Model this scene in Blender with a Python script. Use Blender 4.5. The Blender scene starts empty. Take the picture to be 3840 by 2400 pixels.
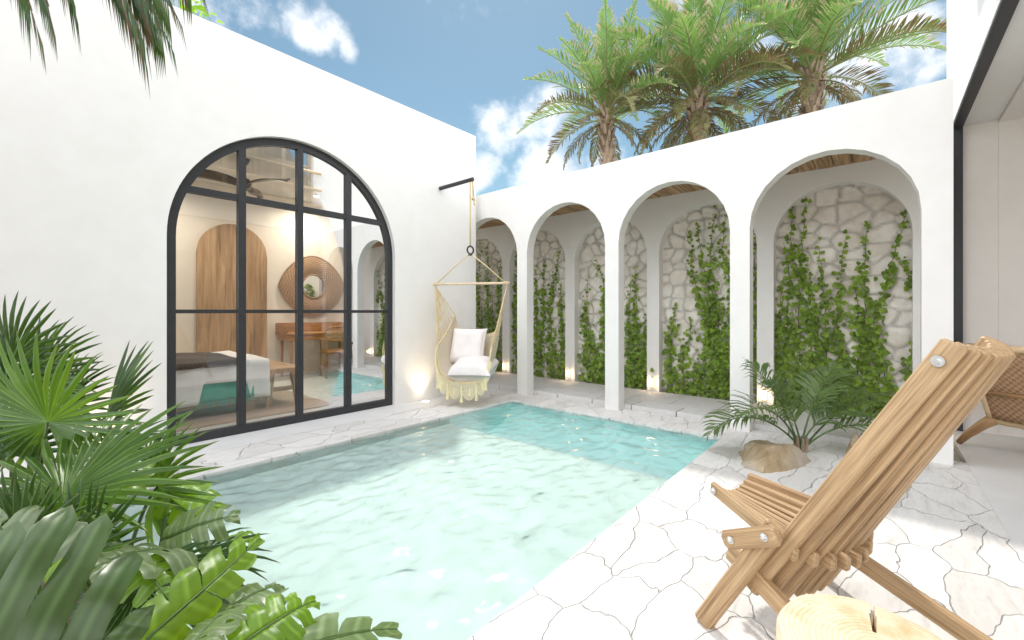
import bpy, bmesh, math, random
import numpy as np
from mathutils import Vector, Matrix, noise

# ---------------------------------------------------------------- scene basics
S = bpy.context.scene
COL = S.collection
R = math.radians
rnd = random.Random(7)
CAM_H, FPX = 1.1, 1609.7                      # eye height, focal length in photo pixels
YAW = math.atan2(1382.0, FPX)
CF, SF = math.cos(YAW), math.sin(YAW)

def V(*a): return Vector(a)

def ray(px, py):
    """direction (unnormalised, depth 1) of a point of the 2420-wide view of the place"""
    a = (px * 1.58678 - 1920) / FPX; b = (1168 - py * 1.58678) / FPX
    return V(CF + a * SF, SF - a * CF, b)
def atY(px, py, y):
    d = ray(px, py); k = y / d.y; return V(d.x * k, y, CAM_H + d.z * k)
def atX(px, py, x):
    d = ray(px, py); k = x / d.x; return V(x, d.y * k, CAM_H + d.z * k)
def atZ(px, py, z=0.0):
    d = ray(px, py); k = (z - CAM_H) / d.z; return V(d.x * k, d.y * k, z)
def atD(px, py, dist):
    d = ray(px, py); return V(d.x * dist, d.y * dist, CAM_H + d.z * dist)

# ---------------------------------------------------------------- mesh builder
class MB:
    def __init__(s):
        s.v = []; s.f = []; s.m = []; s.uv = []
    def add(s, vs, fs, mi=0, uvs=None):
        o = len(s.v)
        s.v += [tuple(p) for p in vs]
        s.uv += (uvs if uvs else [(0.0, 0.0)] * len(vs))
        for f in fs:
            s.f.append([i + o for i in f]); s.m.append(mi)
    def box(s, lo, hi, mi=0):
        x0, y0, z0 = lo; x1, y1, z1 = hi
        vs = [(x0,y0,z0),(x1,y0,z0),(x1,y1,z0),(x0,y1,z0),(x0,y0,z1),(x1,y0,z1),(x1,y1,z1),(x0,y1,z1)]
        s.add(vs, [(0,3,2,1),(4,5,6,7),(0,1,5,4),(1,2,6,5),(2,3,7,6),(3,0,4,7)], mi)
    def bar(s, p0, p1, side, tw, td, ch=0.004, mi=0, uvoff=None, taper=1.0):
        """chamfered bar from p0 to p1: tw across `side`, td across the third axis"""
        p0 = Vector(p0); p1 = Vector(p1); ax = (p1 - p0); L = ax.length; ax.normalize()
        sd = Vector(side); sd = (sd - ax * sd.dot(ax)).normalized(); n = ax.cross(sd)
        a, b = tw / 2, td / 2; ch = min(ch, a * .9, b * .9)
        prof = [(a-ch,-b),(a,-b+ch),(a,b-ch),(a-ch,b),(-a+ch,b),(-a,b-ch),(-a,-b+ch),(-a+ch,-b)]
        per = [0.0]
        for i in range(8):
            q, w = prof[i], prof[(i+1) % 8]; per.append(per[-1] + math.hypot(w[0]-q[0], w[1]-q[1]))
        uo = rnd.random() * 9 if uvoff is None else uvoff
        vs = []; uv = []
        for (pt, sc, ll) in ((p0, 1 - ch/max(a,b), 0), (p0 + ax*ch, 1, ch), (p1 - ax*ch, taper, L-ch), (p1, taper*(1 - ch/max(a,b)), L)):
            for k in range(9):
                q = prof[k % 8]
                vs.append(pt + sd*q[0]*sc + n*q[1]*sc); uv.append((ll + uo*1.7, per[k] + uo))
        fs = []
        for r in range(3):
            for k in range(8):
                fs.append((r*9+k, r*9+k+1, (r+1)*9+k+1, (r+1)*9+k))
        fs.append(tuple(range(7, -1, -1))); fs.append(tuple(27 + k for k in range(8)))
        s.add(vs, fs, mi, uv)
    def tube(s, pts, r, n=6, mi=0, cap=True, r1=None, uv=None):
        pts = [Vector(p) for p in pts]; N = len(pts)
        up = V(0, 0, 1); vs = []; fs = []; uvs = []; prev = None; acc = 0
        for i, p in enumerate(pts):
            t = (pts[min(i+1, N-1)] - pts[max(i-1, 0)]).normalized()
            if prev is None:
                a = t.cross(up if abs(t.z) < .9 else V(1, 0, 0)).normalized()
            else:
                a = (prev - t * prev.dot(t)).normalized()
            prev = a; b = t.cross(a)
            rr = r if r1 is None else r + (r1 - r) * i / max(1, N-1)
            if callable(r): rr = r(i / max(1, N-1))
            if i: acc += (pts[i] - pts[i-1]).length
            for k in range(n):
                an = 2*math.pi*k/n
                vs.append(p + a*math.cos(an)*rr + b*math.sin(an)*rr); uvs.append((acc, k/n*.1))
        for i in range(N-1):
            for k in range(n):
                fs.append((i*n+k, i*n+(k+1) % n, (i+1)*n+(k+1) % n, (i+1)*n+k))
        if cap:
            fs.append(tuple(range(n-1, -1, -1))); fs.append(tuple((N-1)*n+k for k in range(n)))
        s.add(vs, fs, mi, uvs)
    def lathe(s, prof, c, n=24, mi=0, wob=None):
        """prof: (radius, z) from bottom to top"""
        c = Vector(c); vs = []; fs = []; N = len(prof)
        for (r, z) in prof:
            for k in range(n):
                an = 2*math.pi*k/n; rr = r * (wob(an) if wob else 1)
                vs.append(c + V(rr*math.cos(an), rr*math.sin(an), z))
        for i in range(N-1):
            for k in range(n):
                fs.append((i*n+k, i*n+(k+1) % n, (i+1)*n+(k+1) % n, (i+1)*n+k))
        fs.append(tuple(range(n-1, -1, -1))); fs.append(tuple((N-1)*n+k for k in range(n)))
        s.add(vs, fs, mi)
    def prism(s, outline, m0, m1, mi=0):
        """outline points mapped by m0 (front) and m1 (back)"""
        n = len(outline)
        vs = [m0(p) for p in outline] + [m1(p) for p in outline]
        fs = [tuple(range(n)), tuple(range(2*n-1, n-1, -1))]
        fs += [(i, (i+1) % n, n + (i+1) % n, n + i) for i in range(n)]
        s.add(vs, fs, mi)
    def grid(s, fn, nu, nv, mi=0, uvf=None):
        vs = []; uv = []
        for j in range(nv+1):
            for i in range(nu+1):
                vs.append(fn(i/nu, j/nv)); uv.append(uvf(i/nu, j/nv) if uvf else (i/nu, j/nv))
        fs = [(j*(nu+1)+i, j*(nu+1)+i+1, (j+1)*(nu+1)+i+1, (j+1)*(nu+1)+i) for j in range(nv) for i in range(nu)]
        s.add(vs, fs, mi, uv)
    def build(s, name, mats, parent=None, smooth=False, fix=True, loc=None, angle=None):
        me = bpy.data.meshes.new(name)
        me.from_pydata(s.v, [], s.f)
        if not isinstance(mats, (list, tuple)): mats = [mats]
        for m in mats: me.materials.append(m)
        me.polygons.foreach_set('material_index', s.m)
        ul = me.uv_layers.new(name='UVMap')
        li = np.zeros(len(me.loops), dtype=np.int32); me.loops.foreach_get('vertex_index', li)
        ua = np.array(s.uv, dtype=np.float32)[li]
        ul.data.foreach_set('uv', ua.ravel())
        if fix:
            bm = bmesh.new(); bm.from_mesh(me)
            bmesh.ops.recalc_face_normals(bm, faces=bm.faces[:]); bm.to_mesh(me); bm.free()
        if smooth:
            me.polygons.foreach_set('use_smooth', [True]*len(me.polygons))
            if angle is not None:
                me.set_sharp_from_angle(angle=R(angle))
        me.update()
        o = bpy.data.objects.new(name, me); COL.objects.link(o)
        if parent is not None:
            o.parent = parent
            o.matrix_parent_inverse = Matrix.Identity(4)
            me.transform(Matrix.Translation(-wloc(parent)))
        return o

def wloc(o):
    w = Vector(o.location)
    while o.parent is not None:
        o = o.parent; w += o.location
    return w
def thing(name, label, cat, loc=(0, 0, 0), group=None):
    o = bpy.data.objects.new(name, None); COL.objects.link(o)
    o.location = loc; o.empty_display_size = .1
    o['label'] = label; o['category'] = cat
    if group: o['group'] = group
    return o
def tag(o, label, cat, group=None):
    o['label'] = label; o['category'] = cat
    if group: o['group'] = group
    return o
def struct(o, label=None):
    o['kind'] = 'structure'
    if label: o['label'] = label
    return o

# ---------------------------------------------------------------- materials
class NT:
    def __init__(s, name):
        s.mat = bpy.data.materials.new(name); s.mat.use_nodes = True
        s.t = s.mat.node_tree; s.t.nodes.clear()
        s.out = s.n('ShaderNodeOutputMaterial')
    def n(s, kind, **kw):
        nd = s.t.nodes.new(kind)
        for k, v in kw.items():
            if k.startswith('i_'):
                nd.inputs[k[2:].replace('_', ' ')].default_value = v
            else: setattr(nd, k, v)
        return nd
    def l(s, a, ao, b, bi):
        s.t.links.new(a.outputs[ao], b.inputs[bi])
    def coord(s, out='Object', scale=(1, 1, 1), rot=(0, 0, 0)):
        c = s.n('ShaderNodeTexCoord'); m = s.n('ShaderNodeMapping')
        m.inputs['Scale'].default_value = scale; m.inputs['Rotation'].default_value = rot
        s.l(c, out, m, 'Vector'); return m
    def noise(s, vec, scale, detail=4, rough=.55, dist=0.0):
        nz = s.n('ShaderNodeTexNoise'); nz.inputs['Scale'].default_value = scale
        nz.inputs['Detail'].default_value = detail; nz.inputs['Roughness'].default_value = rough
        nz.inputs['Distortion'].default_value = dist
        if vec: s.l(vec, 0, nz, 'Vector')
        return nz
    def ramp(s, src, so, stops, interp='LINEAR'):
        r = s.n('ShaderNodeValToRGB'); cr = r.color_ramp; cr.interpolation = interp
        while len(cr.elements) < len(stops): cr.elements.new(.5)
        for e, (p, c) in zip(cr.elements, stops):
            e.position = p; e.color = (*c, 1) if len(c) == 3 else c
        s.l(src, so, r, 'Fac'); return r
    def bump(s, src, so, strength=.3, dist=.01, nrm=None):
        b = s.n('ShaderNodeBump'); b.inputs['Strength'].default_value = strength; b.inputs['Distance'].default_value = dist
        s.l(src, so, b, 'Height')
        if nrm: s.l(nrm, 'Normal', b, 'Normal')
        return b
    def math(s, op, a, b=None):
        m = s.n('ShaderNodeMath', operation=op)
        for i, x in enumerate((a, b)):
            if x is None: continue
            if isinstance(x, tuple): s.t.links.new(x[0].outputs[x[1]], m.inputs[i])
            else: m.inputs[i].default_value = x
        return m
    def mix(s, fac, a, b, blend='MIX'):
        m = s.n('ShaderNodeMix', data_type='RGBA', blend_type=blend)
        for sock, x in ((m.inputs[0], fac), (m.inputs[6], a), (m.inputs[7], b)):
            if isinstance(x, tuple) and hasattr(x[0], 'outputs'): s.t.links.new(x[0].outputs[x[1]], sock)
            elif isinstance(x, (int, float)): sock.default_value = x
            else: sock.default_value = (*x, 1)
        return m
    def bsdf(s, color=None, rough=.6, metal=0, spec=.5, **kw):
        b = s.n('ShaderNodeBsdfPrincipled'); b.inputs['Roughness'].default_value = rough
        b.inputs['Metallic'].default_value = metal; b.inputs['Specular IOR Level'].default_value = spec
        if color is not None: b.inputs['Base Color'].default_value = (*color, 1)
        s.l(b, 0, s.out, 'Surface'); return b

def M_plain(name, c, rough=.6, metal=0, var=.08, scale=14, bump=.0, spec=.5):
    t = NT(name); co = t.coord(); nz = t.noise(co, scale, 5)
    lo = tuple(max(0, x*(1-var)) for x in c); hi = tuple(min(1, x*(1+var)) for x in c)
    rp = t.ramp(nz, 'Fac', [(.3, lo), (.7, hi)])
    b = t.bsdf(None, rough, metal, spec); t.l(rp, 0, b, 'Base Color')
    if bump:
        bp = t.bump(nz, 'Fac', bump, .01); t.l(bp, 0, b, 'Normal')
    return t.mat

def M_plaster(name, c=(.82, .81, .79)):
    t = NT(name); co = t.coord()
    big = t.noise(co, .9, 4, .6); fine = t.noise(co, 55, 5, .65); mid = t.noise(co, 6, 5, .6)
    r1 = t.ramp(big, 'Fac', [(.3, tuple(x*.955 for x in c)), (.7, c)])
    r2 = t.ramp(mid, 'Fac', [(.3, (.965, .962, .955)), (.65, (1, 1, 1))])
    mx = t.mix(1.0, (r1, 0), (r2, 0), 'MULTIPLY')
    b = t.bsdf(None, .75, 0, .25); t.l(mx, 2, b, 'Base Color')
    b1 = t.bump(mid, 'Fac', .12, .02); b2 = t.bump(fine, 'Fac', .12, .004, b1); t.l(b2, 0, b, 'Normal')
    return t.mat

def M_flag(name):
    """crazy paving of pale limestone"""
    t = NT(name); co = t.coord('Object', (.95, 1.55, 1), (0, 0, -.62))
    wn = t.noise(co, 2.6, 3, .5); wn2 = t.noise(co, 11, 3, .5)
    w = t.n('ShaderNodeVectorMath', operation='MULTIPLY_ADD'); w.inputs[1].default_value = (.34, .34, 0)
    t.l(wn, 'Color', w, 0); t.l(co, 0, w, 2)
    w2 = t.n('ShaderNodeVectorMath', operation='MULTIPLY_ADD'); w2.inputs[1].default_value = (.035, .035, 0)
    t.l(wn2, 'Color', w2, 0); t.l(w, 0, w2, 2)
    vo = t.n('ShaderNodeTexVoronoi', voronoi_dimensions='2D', feature='DISTANCE_TO_EDGE'); vo.inputs['Scale'].default_value = 2.9
    vc = t.n('ShaderNodeTexVoronoi', voronoi_dimensions='2D', feature='F1'); vc.inputs['Scale'].default_value = 2.9
    t.l(w2, 0, vo, 'Vector'); t.l(w2, 0, vc, 'Vector')
    fine = t.noise(co, 34, 6, .65); med = t.noise(t.coord('Object', (1, 5, 1), (0, 0, .5)), 5, 6, .6)
    jw = t.math('MULTIPLY_ADD', (fine, 'Fac'), .018); jw.inputs[2].default_value = .002
    edge = t.math('DIVIDE', (vo, 'Distance'), (jw, 0))
    er = t.ramp(edge, 0, [(.35, (0, 0, 0)), (1.0, (1, 1, 1))])
    sep = t.n('ShaderNodeSeparateColor'); t.l(vc, 'Color', sep, 0)
    tone = t.ramp(sep, 0, [(0, (.66, .64, .615)), (.45, (.73, .715, .70)), (1, (.78, .765, .75))])
    mr = t.ramp(med, 'Fac', [(.28, (.80, .78, .75)), (.48, (.96, .955, .945)), (.7, (1, 1, 1))])
    st = t.mix(1.0, (tone, 0), (mr, 0), 'MULTIPLY')
    fr = t.ramp(fine, 'Fac', [(.3, (.93, .925, .92)), (.6, (1, 1, 1))])
    st2 = t.mix(1.0, (st, 2), (fr, 0), 'MULTIPLY')
    jm = t.ramp(t.noise(co, 1.9, 3, .6), 'Fac', [(.36, (.25, .25, .25)), (.62, (1, 1, 1))])
    inv = t.math('SUBTRACT', 1.0, (er, 0)); jf = t.math('MULTIPLY', (inv, 0), (jm, 0))
    colr = t.mix((jf, 0), (st2, 2), (.645, .625, .60))
    b = t.bsdf(None, .62, 0, .35); t.l(colr, 2, b, 'Base Color')
    hb = t.ramp(edge, 0, [(.2, (0, 0, 0)), (1.0, (.85, .85, .85))])
    h2 = t.mix(.25, (hb, 0), (med, 'Fac'))
    tilt = t.mix(.12, (h2, 2), (vc, 'Color'))
    b1 = t.bump(tilt, 2, .9, .03); b2 = t.bump(fine, 'Fac', .18, .006, b1); t.l(b2, 0, b, 'Normal')
    return t.mat

def M_wood(name, c0, c1, rough=.5, grain=60, along=2.2, coord='UV', rot=(0, 0, 0), bump=.12, dark=.45):
    t = NT(name); co = t.coord(coord, (along, grain, grain), rot)
    n1 = t.noise(co, 1.0, 6, .62, .6)
    co2 = t.coord(coord, (along*.5, grain*.22, grain*.22), rot); n2 = t.noise(co2, 1.0, 4, .5, 1.3)
    r1 = t.ramp(n1, 'Fac', [(.32, tuple(x*dark for x in c0)), (.45, c0), (.66, c1)])
    r2 = t.ramp(n2, 'Fac', [(.3, (.62, .56, .5)), (.52, (1, 1, 1)), (.75, (1.0, .97, .92))])
    mx = t.mix(.85, (r1, 0), (r2, 0), 'MULTIPLY')
    b = t.bsdf(None, rough, 0, .4); t.l(mx, 2, b, 'Base Color')
    bp = t.bump(n1, 'Fac', bump, .004); t.l(bp, 0, b, 'Normal')
    return t.mat

def M_leaf(name, c, tr, rough=.38, trans=.35, scale=9, var=.35, rib=0.0):
    t = NT(name); co = t.coord(); nz = t.noise(co, scale, 3)
    r = t.ramp(nz, 'Fac', [(.3, tuple(x*(1-var) for x in c)), (.7, tuple(x*(1+var) for x in c))])
    b = t.n('ShaderNodeBsdfPrincipled'); b.inputs['Roughness'].default_value = rough
    if rib:                                    # pale midrib, fine veins and browned tips along every blade
        uv = t.n('ShaderNodeUVMap'); sp = t.n('ShaderNodeSeparateXYZ'); t.l(uv, 0, sp, 0)
        d0 = t.math('ABSOLUTE', (t.math('SUBTRACT', (sp, 0), .5), 0))
        rr = t.ramp(d0, 0, [(0.0, (1, 1, 1)), (.05, (.8, .8, .8)), (.13, (0, 0, 0)), (.40, (0, 0, 0)), (.5, (.35, .35, .35))])
        m1 = t.mix((t.math('MULTIPLY', (rr, 0), rib), 0), (r, 0), tuple(min(1, x*2.3 + .02) for x in c))
        wv = t.n('ShaderNodeTexWave', wave_type='BANDS', bands_direction='X'); wv.inputs['Scale'].default_value = .9; wv.inputs['Distortion'].default_value = .6
        t.l(uv, 0, wv, 'Vector'); r3 = t.ramp(wv, 'Fac', [(0, (.78, .80, .74)), (1, (1.0, 1.0, 1.0))]); m2 = t.mix(1.0, (m1, 2), (r3, 0), 'MULTIPLY')
        tp = t.ramp(sp, 1, [(.90, (0, 0, 0)), (1.0, (1, 1, 1))]); m3 = t.mix((t.math('MULTIPLY', (tp, 0), .7), 0), (m2, 2), (.22, .17, .06))
        t.l(m3, 2, b, 'Base Color'); bp = t.bump(wv, 'Fac', .10, .003); t.l(bp, 0, b, 'Normal')
    else:
        t.l(r, 0, b, 'Base Color')
    tl = t.n('ShaderNodeBsdfTranslucent'); tl.inputs['Color'].default_value = (*tr, 1)
    mx = t.n('ShaderNodeMixShader'); mx.inputs[0].default_value = trans
    t.l(b, 0, mx, 1); t.l(tl, 0, mx, 2); t.l(mx, 0, t.out, 'Surface')
    return t.mat

def M_glassy(name, ior, tint, rough=0.0):
    t = NT(name)
    fr = t.n('ShaderNodeFresnel'); fr.inputs['IOR'].default_value = ior
    tr = t.n('ShaderNodeBsdfTransparent'); tr.inputs['Color'].default_value = (*tint, 1)
    gl = t.n('ShaderNodeBsdfGlossy'); gl.inputs['Roughness'].default_value = rough
    mx = t.n('ShaderNodeMixShader'); t.l(fr, 0, mx, 0); t.l(tr, 0, mx, 1); t.l(gl, 0, mx, 2); t.l(mx, 0, t.out, 'Surface')
    return t.mat

def M_emit(name, c, st):
    t = NT(name); e = t.n('ShaderNodeEmission'); e.inputs['Color'].default_value = (*c, 1); e.inputs['Strength'].default_value = st
    t.l(e, 0, t.out, 'Surface'); return t.mat

def M_weave(name, c0, c1, su, sv, rough=.7, coord='UV', bump=.5):
    t = NT(name); co = t.coord(coord, (su, sv, su))
    ck = t.n('ShaderNodeTexChecker'); ck.inputs['Scale'].default_value = 1.0
    t.l(co, 0, ck, 'Vector')
    ck.inputs['Color1'].default_value = (*c0, 1); ck.inputs['Color2'].default_value = (*c1, 1)
    w = t.n('ShaderNodeTexWave', wave_type='BANDS', bands_direction='X'); w.inputs['Scale'].default_value = .5; t.l(co, 0, w, 'Vector')
    nz = t.noise(co, .7, 3)
    r = t.ramp(nz, 'Fac', [(.3, (.75, .75, .75)), (.7, (1, 1, 1))])
    mx = t.mix(1.0, (ck, 0), (r, 0), 'MULTIPLY')
    b = t.bsdf(None, rough, 0, .3); t.l(mx, 2, b, 'Base Color')
    bp = t.bump(ck, 'Fac', bump, .004); b2 = t.bump(w, 'Fac', .3, .004, bp); t.l(b2, 0, b, 'Normal')
    return t.mat

def M_cloth(name, c, scale=220, rough=.85, bump=.15):
    t = NT(name); co = t.coord(); w = t.noise(co, scale, 2, .5); big = t.noise(co, 5, 4)
    r = t.ramp(big, 'Fac', [(.3, tuple(x*.93 for x in c)), (.7, c)])
    b = t.bsdf(None, rough, 0, .2); t.l(r, 0, b, 'Base Color')
    b.inputs['Sheen Weight'].default_value = .15
    b1 = t.bump(big, 'Fac', .25, .02); b2 = t.bump(w, 'Fac', bump, .002, b1); t.l(b2, 0, b, 'Normal')
    return t.mat

def M_stone(name, c0, c1, c2, scale=5, bump=.5, rough=.8):
    t = NT(name); co = t.coord(); n1 = t.noise(co, scale, 8, .65); n2 = t.noise(co, scale*.35, 3, .5); n3 = t.noise(co, scale*6, 6, .7)
    r = t.ramp(n2, 'Fac', [(.3, c0), (.5, c1), (.72, c2)])
    r2 = t.ramp(n1, 'Fac', [(.3, (.78, .76, .74)), (.6, (1, 1, 1))])
    mx = t.mix(1.0, (r, 0), (r2, 0), 'MULTIPLY')
    b = t.bsdf(None, rough, 0, .3); t.l(mx, 2, b, 'Base Color')
    b1 = t.bump(n1, 'Fac', bump, .02); b2 = t.bump(n3, 'Fac', bump*.5, .006, b1); t.l(b2, 0, b, 'Normal')
    return t.mat

m_plaster = M_plaster('white_plaster', (.815, .80, .78))
m_plaster_in = M_plaster('interior_plaster', (.80, .745, .66))
m_plaster_right = M_plaster('lounge_plaster', (.82, .78, .74))
m_flag = M_flag('crazy_paving')
m_concrete = M_plain('smooth_concrete', (.68, .67, .655), .7, 0, .06, 3, .06)
m_floor_in = M_plain('polished_floor', (.58, .56, .53), .35, 0, .05, 2.5, .03)
m_granite = M_plain('grey_granite', (.60, .59, .58), .7, 0, .14, 90, .2)
m_black = M_plain('black_metal', (.030, .031, .034), .42, 0, .1, 30, 0, .4)
m_pane = M_glassy('window_glass', 2.1, (.95, .965, .955))
m_wood = M_wood('oiled_ash', (.43, .285, .155), (.59, .42, .245), .5, 120, 3.0, 'UV', bump=.2, dark=.66)
m_bolt = M_plain('galvanised_bolt', (.72, .72, .72), .32, .85, .05, 60)
m_plank = M_wood('plank_wood', (.36, .22, .11), (.60, .42, .25), .7, 26, 1.4, 'UV', bump=.3)
m_door = M_wood('oak_door', (.40, .25, .13), (.54, .36, .20), .5, 16, 1.1, 'UV', bump=.08, dark=.5)
m_desk = M_wood('honey_wood', (.40, .19, .065), (.52, .27, .10), .42, 40, 3, 'UV', bump=.05, dark=.7)
m_bench = M_wood('elm_bench', (.38, .22, .10), (.55, .36, .19), .55, 40, 2.5, 'UV', bump=.12)
m_pedestal = M_wood('walnut_block', (.12, .05, .025), (.25, .11, .05), .4, 14, 1.2, 'UV', bump=.05)
m_fan = M_plain('dark_walnut', (.045, .022, .013), .4, 0, .3, 12)
m_rattan = M_weave('rattan_weave', (.50, .32, .19), (.25, .14, .07), 84, 14, .6)
m_wicker = M_weave('paper_cord_weave', (.52, .33, .20), (.36, .20, .11), 46, 46, .7)
m_cord = M_plain('paper_cord', (.66, .48, .29), .7, 0, .12, 60, .1)
m_rope = M_plain('cotton_rope', (.68, .54, .31), .85, 0, .15, 120, .3)
m_macrame = M_plain('macrame_cotton', (.78, .70, .44), .85, 0, .10, 90, .25)
m_sling = M_weave('woven_sling', (.79, .70, .55), (.70, .60, .45), 120, 90, .85, 'UV', .25)
m_pillow = M_cloth('blush_linen', (.80, .755, .735))
m_linen = M_cloth('white_linen', (.80, .79, .78))
m_throw = M_cloth('teal_wool', (.05, .33, .25), 150, .9, .4)
m_rug = M_weave('jute_rug', (.56, .42, .30), (.42, .30, .20), 90, 60, .9, 'Object', .8)
m_darkbed = M_cloth('charcoal_cloth', (.035, .033, .035))
m_pot = M_plain('black_clay', (.02, .022, .02), .45, 0, .3, 18, .15)
m_mirror = M_plain('silvered_mirror', (.85, .86, .85), .02, 1.0, 0.0, 5)
m_rail = M_plain('pale_timber', (.66, .52, .36), .6, 0, .12, 12)
m_beige = M_plain('beige_frame', (.48, .42, .32), .5, 0, .06, 12)
m_curtain = M_cloth('beige_curtain', (.50, .43, .33))
m_brass = M_plain('brass', (.70, .46, .18), .3, 1, .05, 40)
m_bark = M_stone('palm_bark', (.20, .145, .105), (.34, .26, .19), (.46, .36, .27), 9, .6)
m_rock = M_stone('ochre_rock', (.36, .25, .13), (.46, .37, .25), (.52, .47, .41), 9, 1.0)
m_soil = M_stone('planting_soil', (.05, .035, .025), (.08, .06, .04), (.12, .09, .06), 14, .7)
m_sand = M_plain('sandy_ground', (.42, .38, .31), .9, 0, .12, 3, .3)
m_shelf = M_plain('pale_pool_plaster', (.60, .665, .635), .6, 0, .04, 3)
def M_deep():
    """glazed pool plaster, with a glow painted pale along the step, turquoise towards the far wall"""
    t = NT('turquoise_plaster_painted_glow'); co = t.n('ShaderNodeTexCoord'); sp = t.n('ShaderNodeSeparateXYZ'); t.l(co, 'Object', sp, 0)
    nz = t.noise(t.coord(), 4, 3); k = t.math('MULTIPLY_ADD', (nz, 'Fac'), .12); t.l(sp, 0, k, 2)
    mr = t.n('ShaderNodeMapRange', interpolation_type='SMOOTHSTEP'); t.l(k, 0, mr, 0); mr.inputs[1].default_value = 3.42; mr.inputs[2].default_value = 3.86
    m = t.mix((mr, 0), (.88, .985, .975), (.66, .965, .945)); b = t.bsdf(None, .6, 0, .4); t.l(m, 2, b, 'Base Color'); return t.mat  # pale end imitates a glow beside the step, put into the colour
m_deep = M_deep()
m_lamp = M_emit('warm_glow', (1.0, .72, .42), 9)
m_lamp_white = M_emit('white_glow', (1.0, .86, .68), 6)
m_pglass = M_glassy('lamp_glass', 1.45, (1, .93, .82))
m_frond = M_leaf('palm_green', (.115, .215, .065), (.30, .50, .11), .42, .35, 3)
m_frond2 = M_leaf('palm_olive', (.12, .135, .05), (.25, .25, .06), .5, .25, 3)
m_fronddry = M_leaf('palm_dry', (.16, .105, .05), (.25, .17, .07), .65, .2, 3)
m_tip = M_leaf('palm_tip', (.50, .44, .28), (.45, .38, .2), .6, .25, 3)
m_rachis = M_plain('palm_rachis', (.17, .20, .06), .5, 0, .15, 8)
m_fan1 = M_leaf('fan_leaf_green', (.062, .128, .025), (.22, .42, .025), .32, .27, 6, .3, .9)
m_fan2 = M_leaf('fan_leaf_dark', (.038, .082, .023), (.12, .23, .02), .34, .20, 6, .3, .9)
m_fan3 = M_leaf('fan_leaf_light', (.085, .155, .032), (.28, .48, .03), .32, .32, 6, .3, .9)
m_mon = M_leaf('monstera_leaf', (.13, .175, .09), (.40, .62, .03), .34, .24, 5, .3, .4)
m_mon3 = M_leaf('monstera_dark', (.055, .100, .030), (.20, .36, .02), .32, .15, 5, .3, .3)
m_mon2 = M_leaf('monstera_lime', (.15, .26, .03), (.55, .84, .02), .36, .46, 5, .3, .4)
m_stem = M_plain('green_stem', (.07, .12, .03), .5, 0, .2, 9)
m_vine = M_leaf('ivy_leaf', (.23, .35, .05), (.38, .56, .04), .42, .36, 14, .4)
m_vine2 = M_leaf('ivy_leaf_dark', (.14, .22, .035), (.24, .38, .035), .42, .30, 14, .4)
m_vstem = M_plain('vine_stem', (.13, .075, .045), .8, 0, .2, 20)
m_shrub = M_leaf('palm_shrub_leaf', (.095, .155, .05), (.26, .38, .07), .38, .28, 5)

def M_wallstone(name):
    t = NT(name); co = t.coord(); n1 = t.noise(co, 7, 8, .68); n2 = t.noise(co, 1.6, 4, .5); n3 = t.noise(co, 45, 6, .7)
    at = t.n('ShaderNodeAttribute'); at.attribute_name = 'joint'
    r = t.ramp(n2, 'Fac', [(.3, (.70, .64, .56)), (.5, (.80, .755, .69)), (.7, (.84, .815, .77))])
    r2 = t.ramp(n1, 'Fac', [(.3, (.80, .78, .75)), (.6, (1, 1, 1))])
    mx = t.mix(1.0, (r, 0), (r2, 0), 'MULTIPLY')
    cj = t.mix((at, 'Fac'), (mx, 2), (.47, .44, .40))
    b = t.bsdf(None, .85, 0, .25); t.l(cj, 2, b, 'Base Color')
    b1 = t.bump(n1, 'Fac', .55, .03); b2 = t.bump(n3, 'Fac', .3, .006, b1); t.l(b2, 0, b, 'Normal')
    return t.mat
m_wallstone = M_wallstone('rubble_stone')

def M_stump(name, cen):
    t = NT(name); c = t.n('ShaderNodeTexCoord'); sub = t.n('ShaderNodeVectorMath', operation='SUBTRACT'); sub.inputs[1].default_value = (.012, -.008, 0)
    t.l(c, 'Object', sub, 0)
    nz = t.noise(sub, 5, 4, .5); ad = t.n('ShaderNodeVectorMath', operation='MULTIPLY_ADD'); ad.inputs[1].default_value = (.035, .035, 0)
    t.l(nz, 'Color', ad, 0); t.l(sub, 0, ad, 2)
    mp = t.n('ShaderNodeMapping'); mp.inputs['Scale'].default_value = (1, 1, .02); t.l(ad, 0, mp, 'Vector')
    w = t.n('ShaderNodeTexWave', wave_type='RINGS', rings_direction='Z'); w.inputs['Scale'].default_value = 34; w.inputs['Distortion'].default_value = 2.2; w.inputs['Detail'].default_value = 3
    t.l(mp, 0, w, 'Vector')
    r = t.ramp(w, 'Fac', [(.0, (.64, .50, .33)), (.35, (.72, .59, .42)), (1, (.75, .63, .46))])
    n2 = t.noise(sub, 9, 6, .65); r2 = t.ramp(n2, 'Fac', [(.33, (.78, .66, .5)), (.52, (1, 1, 1))])
    mx = t.mix(1.0, (r, 0), (r2, 0), 'MULTIPLY')
    n3 = t.noise(t.coord('Object', (60, 60, 6)), 1, 5)
    b = t.bsdf(None, .55, 0, .3); t.l(mx, 2, b, 'Base Color')
    bp = t.bump(n3, 'Fac', .15, .003); t.l(bp, 0, b, 'Normal')
    return t.mat

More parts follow.
